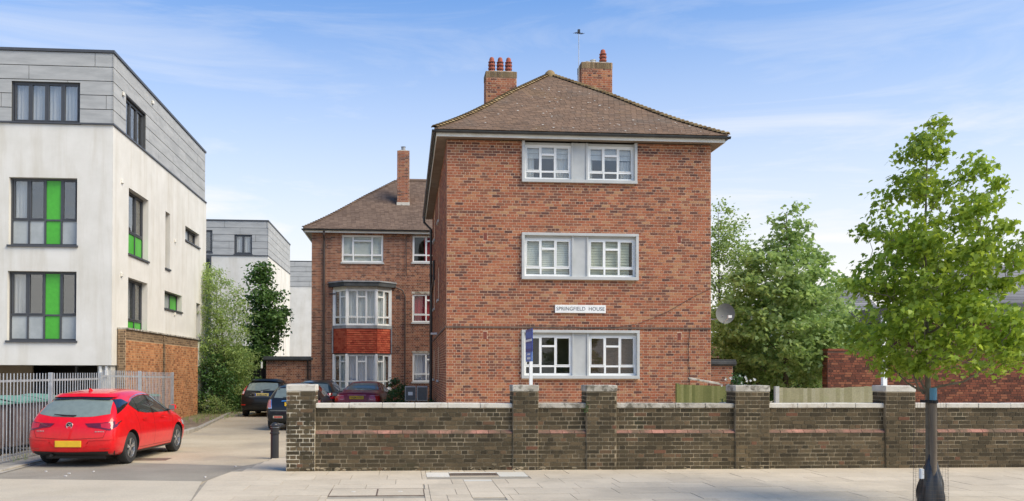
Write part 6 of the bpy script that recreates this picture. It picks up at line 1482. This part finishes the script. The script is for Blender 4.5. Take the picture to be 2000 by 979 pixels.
bush('shaded dark undergrowth between the big tree and the dark red wall', 14.0, 30.2, 2.2, 1.6, 2.2, 2600, .12, 'leaf_dark', 44, clr=.35)
bush('pale bush behind the left end of the dark red wall', 16.2, 33, 4.0, 2.2, 5.0, 3600, .14, 'leaf_light', 38, clr=.45)
bush('green hedge mass behind the young tree beyond the dark red wall', 20.0, 40, 8, 3, 5.2, 5200, .2, 'leaf_syc', 39, clr=.7)
bush('far tree top between the grey roofed house and the big tree', 25.0, 55, 7, 4, 6.2, 4200, .25, 'leaf_syc', 40, clr=.9)
bush('far greenery on the right edge above the black roof edge', 29.0, 47, 9, 4, 6.6, 4200, .25, 'leaf_dark', 41, clr=.9)
wd = empty('weed', (3.27, 15.62, 1.2), 0, 'small green weed sprouting from the coping joint beside the third pier', 'plant'); mb = MB(); rnd = random.Random(77)
for _ in range(60): q_, _n = leaf_pts(Vector((rnd.gauss(0, .025), rnd.gauss(0, .02)-.01, rnd.uniform(-.14, .05))), rnd.uniform(.02, .05), rnd, .1, None, 'narrow'); mb.poly(q_)
o = mb.build('leaves', M['leaf_shrub'], wd, world=False); o['kind'] = 'stuff'
fp = bush('low plant with white flowers showing above the widest pier', 6.7, 17.2, .55, .5, 1.7, 800, .05, 'leaf_shrub', 43, 'plant', 'flowering_plant', z0=1.2, clr=.12)
mb = MB(); rnd = random.Random(6)
for i in range(22):
    c = Vector((rnd.gauss(0, .17), rnd.uniform(-.25, .1), rnd.uniform(1.45, 1.72))); 
    for k in range(5): a = k*1.256+rnd.random(); mb.poly([c, c+Vector((math.cos(a-.4)*.02, -.004, math.sin(a-.4)*.02)), c+Vector((math.cos(a)*.03, -.006, math.sin(a)*.03)), c+Vector((math.cos(a+.4)*.02, -.004, math.sin(a+.4)*.02))])
o = mb.build('flowers', M['petal'], fp, world=False); o['kind'] = 'stuff'
mb = MB(); mb.hexa([(-.25,-.15,.85),(.25,-.15,.85),(.25,.15,.85),(-.25,.15,.85),(-.3,-.18,1.18),(.3,-.18,1.18),(.3,.18,1.18),(-.3,.18,1.18)]); mb.box(-.04, .04, -.04, .04, 0, .85); mb.build('planter', M['concrete'], fp, world=False)
# litter flecks on the drive
M['litter'] = plain('white litter', (.6,.58,.55), .8)
mb = MB(); rnd = random.Random(3)
for (px, py) in ((183,922),(135,926),(128,931),(410,821),(413,818),(460,912),(401,933),(90,922),(255,838)):
    p = gnd(px, py); K = 7; mb.prism([(p.x+rnd.uniform(.012,.03)*math.cos(2*math.pi*k/K), p.y+rnd.uniform(.012,.03)*math.sin(2*math.pi*k/K)) for k in range(K)], .002, .018)
o = mb.build('litter', M['litter']); tag(o, 'scattered small scraps of pale litter on the driveway', 'litter', kind='stuff')
# grass and moss tufts along the wall foot and railing
mb = MB()
def tuft(x, y, n, h):
    for _ in range(n):
        a = rnd.uniform(0, 6.28); l = h*rnd.uniform(.5, 1.2); px, py = x+rnd.gauss(0, .02), y+rnd.gauss(0, .015); d = Vector((math.cos(a), math.sin(a), 0)); s_ = Vector((-d.y, d.x, 0))*.003
        b = Vector((px, py, 0)); mb.poly([b-s_, b+s_, b+d*l*.5+Vector((0, 0, l))])
for _ in range(60): tuft(rnd.uniform(-2, 11), 15.64 if rnd.random() < .7 else 15.62, 5, .03)
for _ in range(90): tuft(XR+rnd.uniform(-.35, .15), rnd.uniform(16, 29), 8, .1)
for _ in range(160): tuft(rnd.uniform(-8.2, -6.6), rnd.uniform(30, 37.5), 9, .16)
o = mb.build('grass_tufts', M['leaf_light']); tag(o, 'thin grass tufts along the foot of the railings and walls', 'grass', kind='stuff')
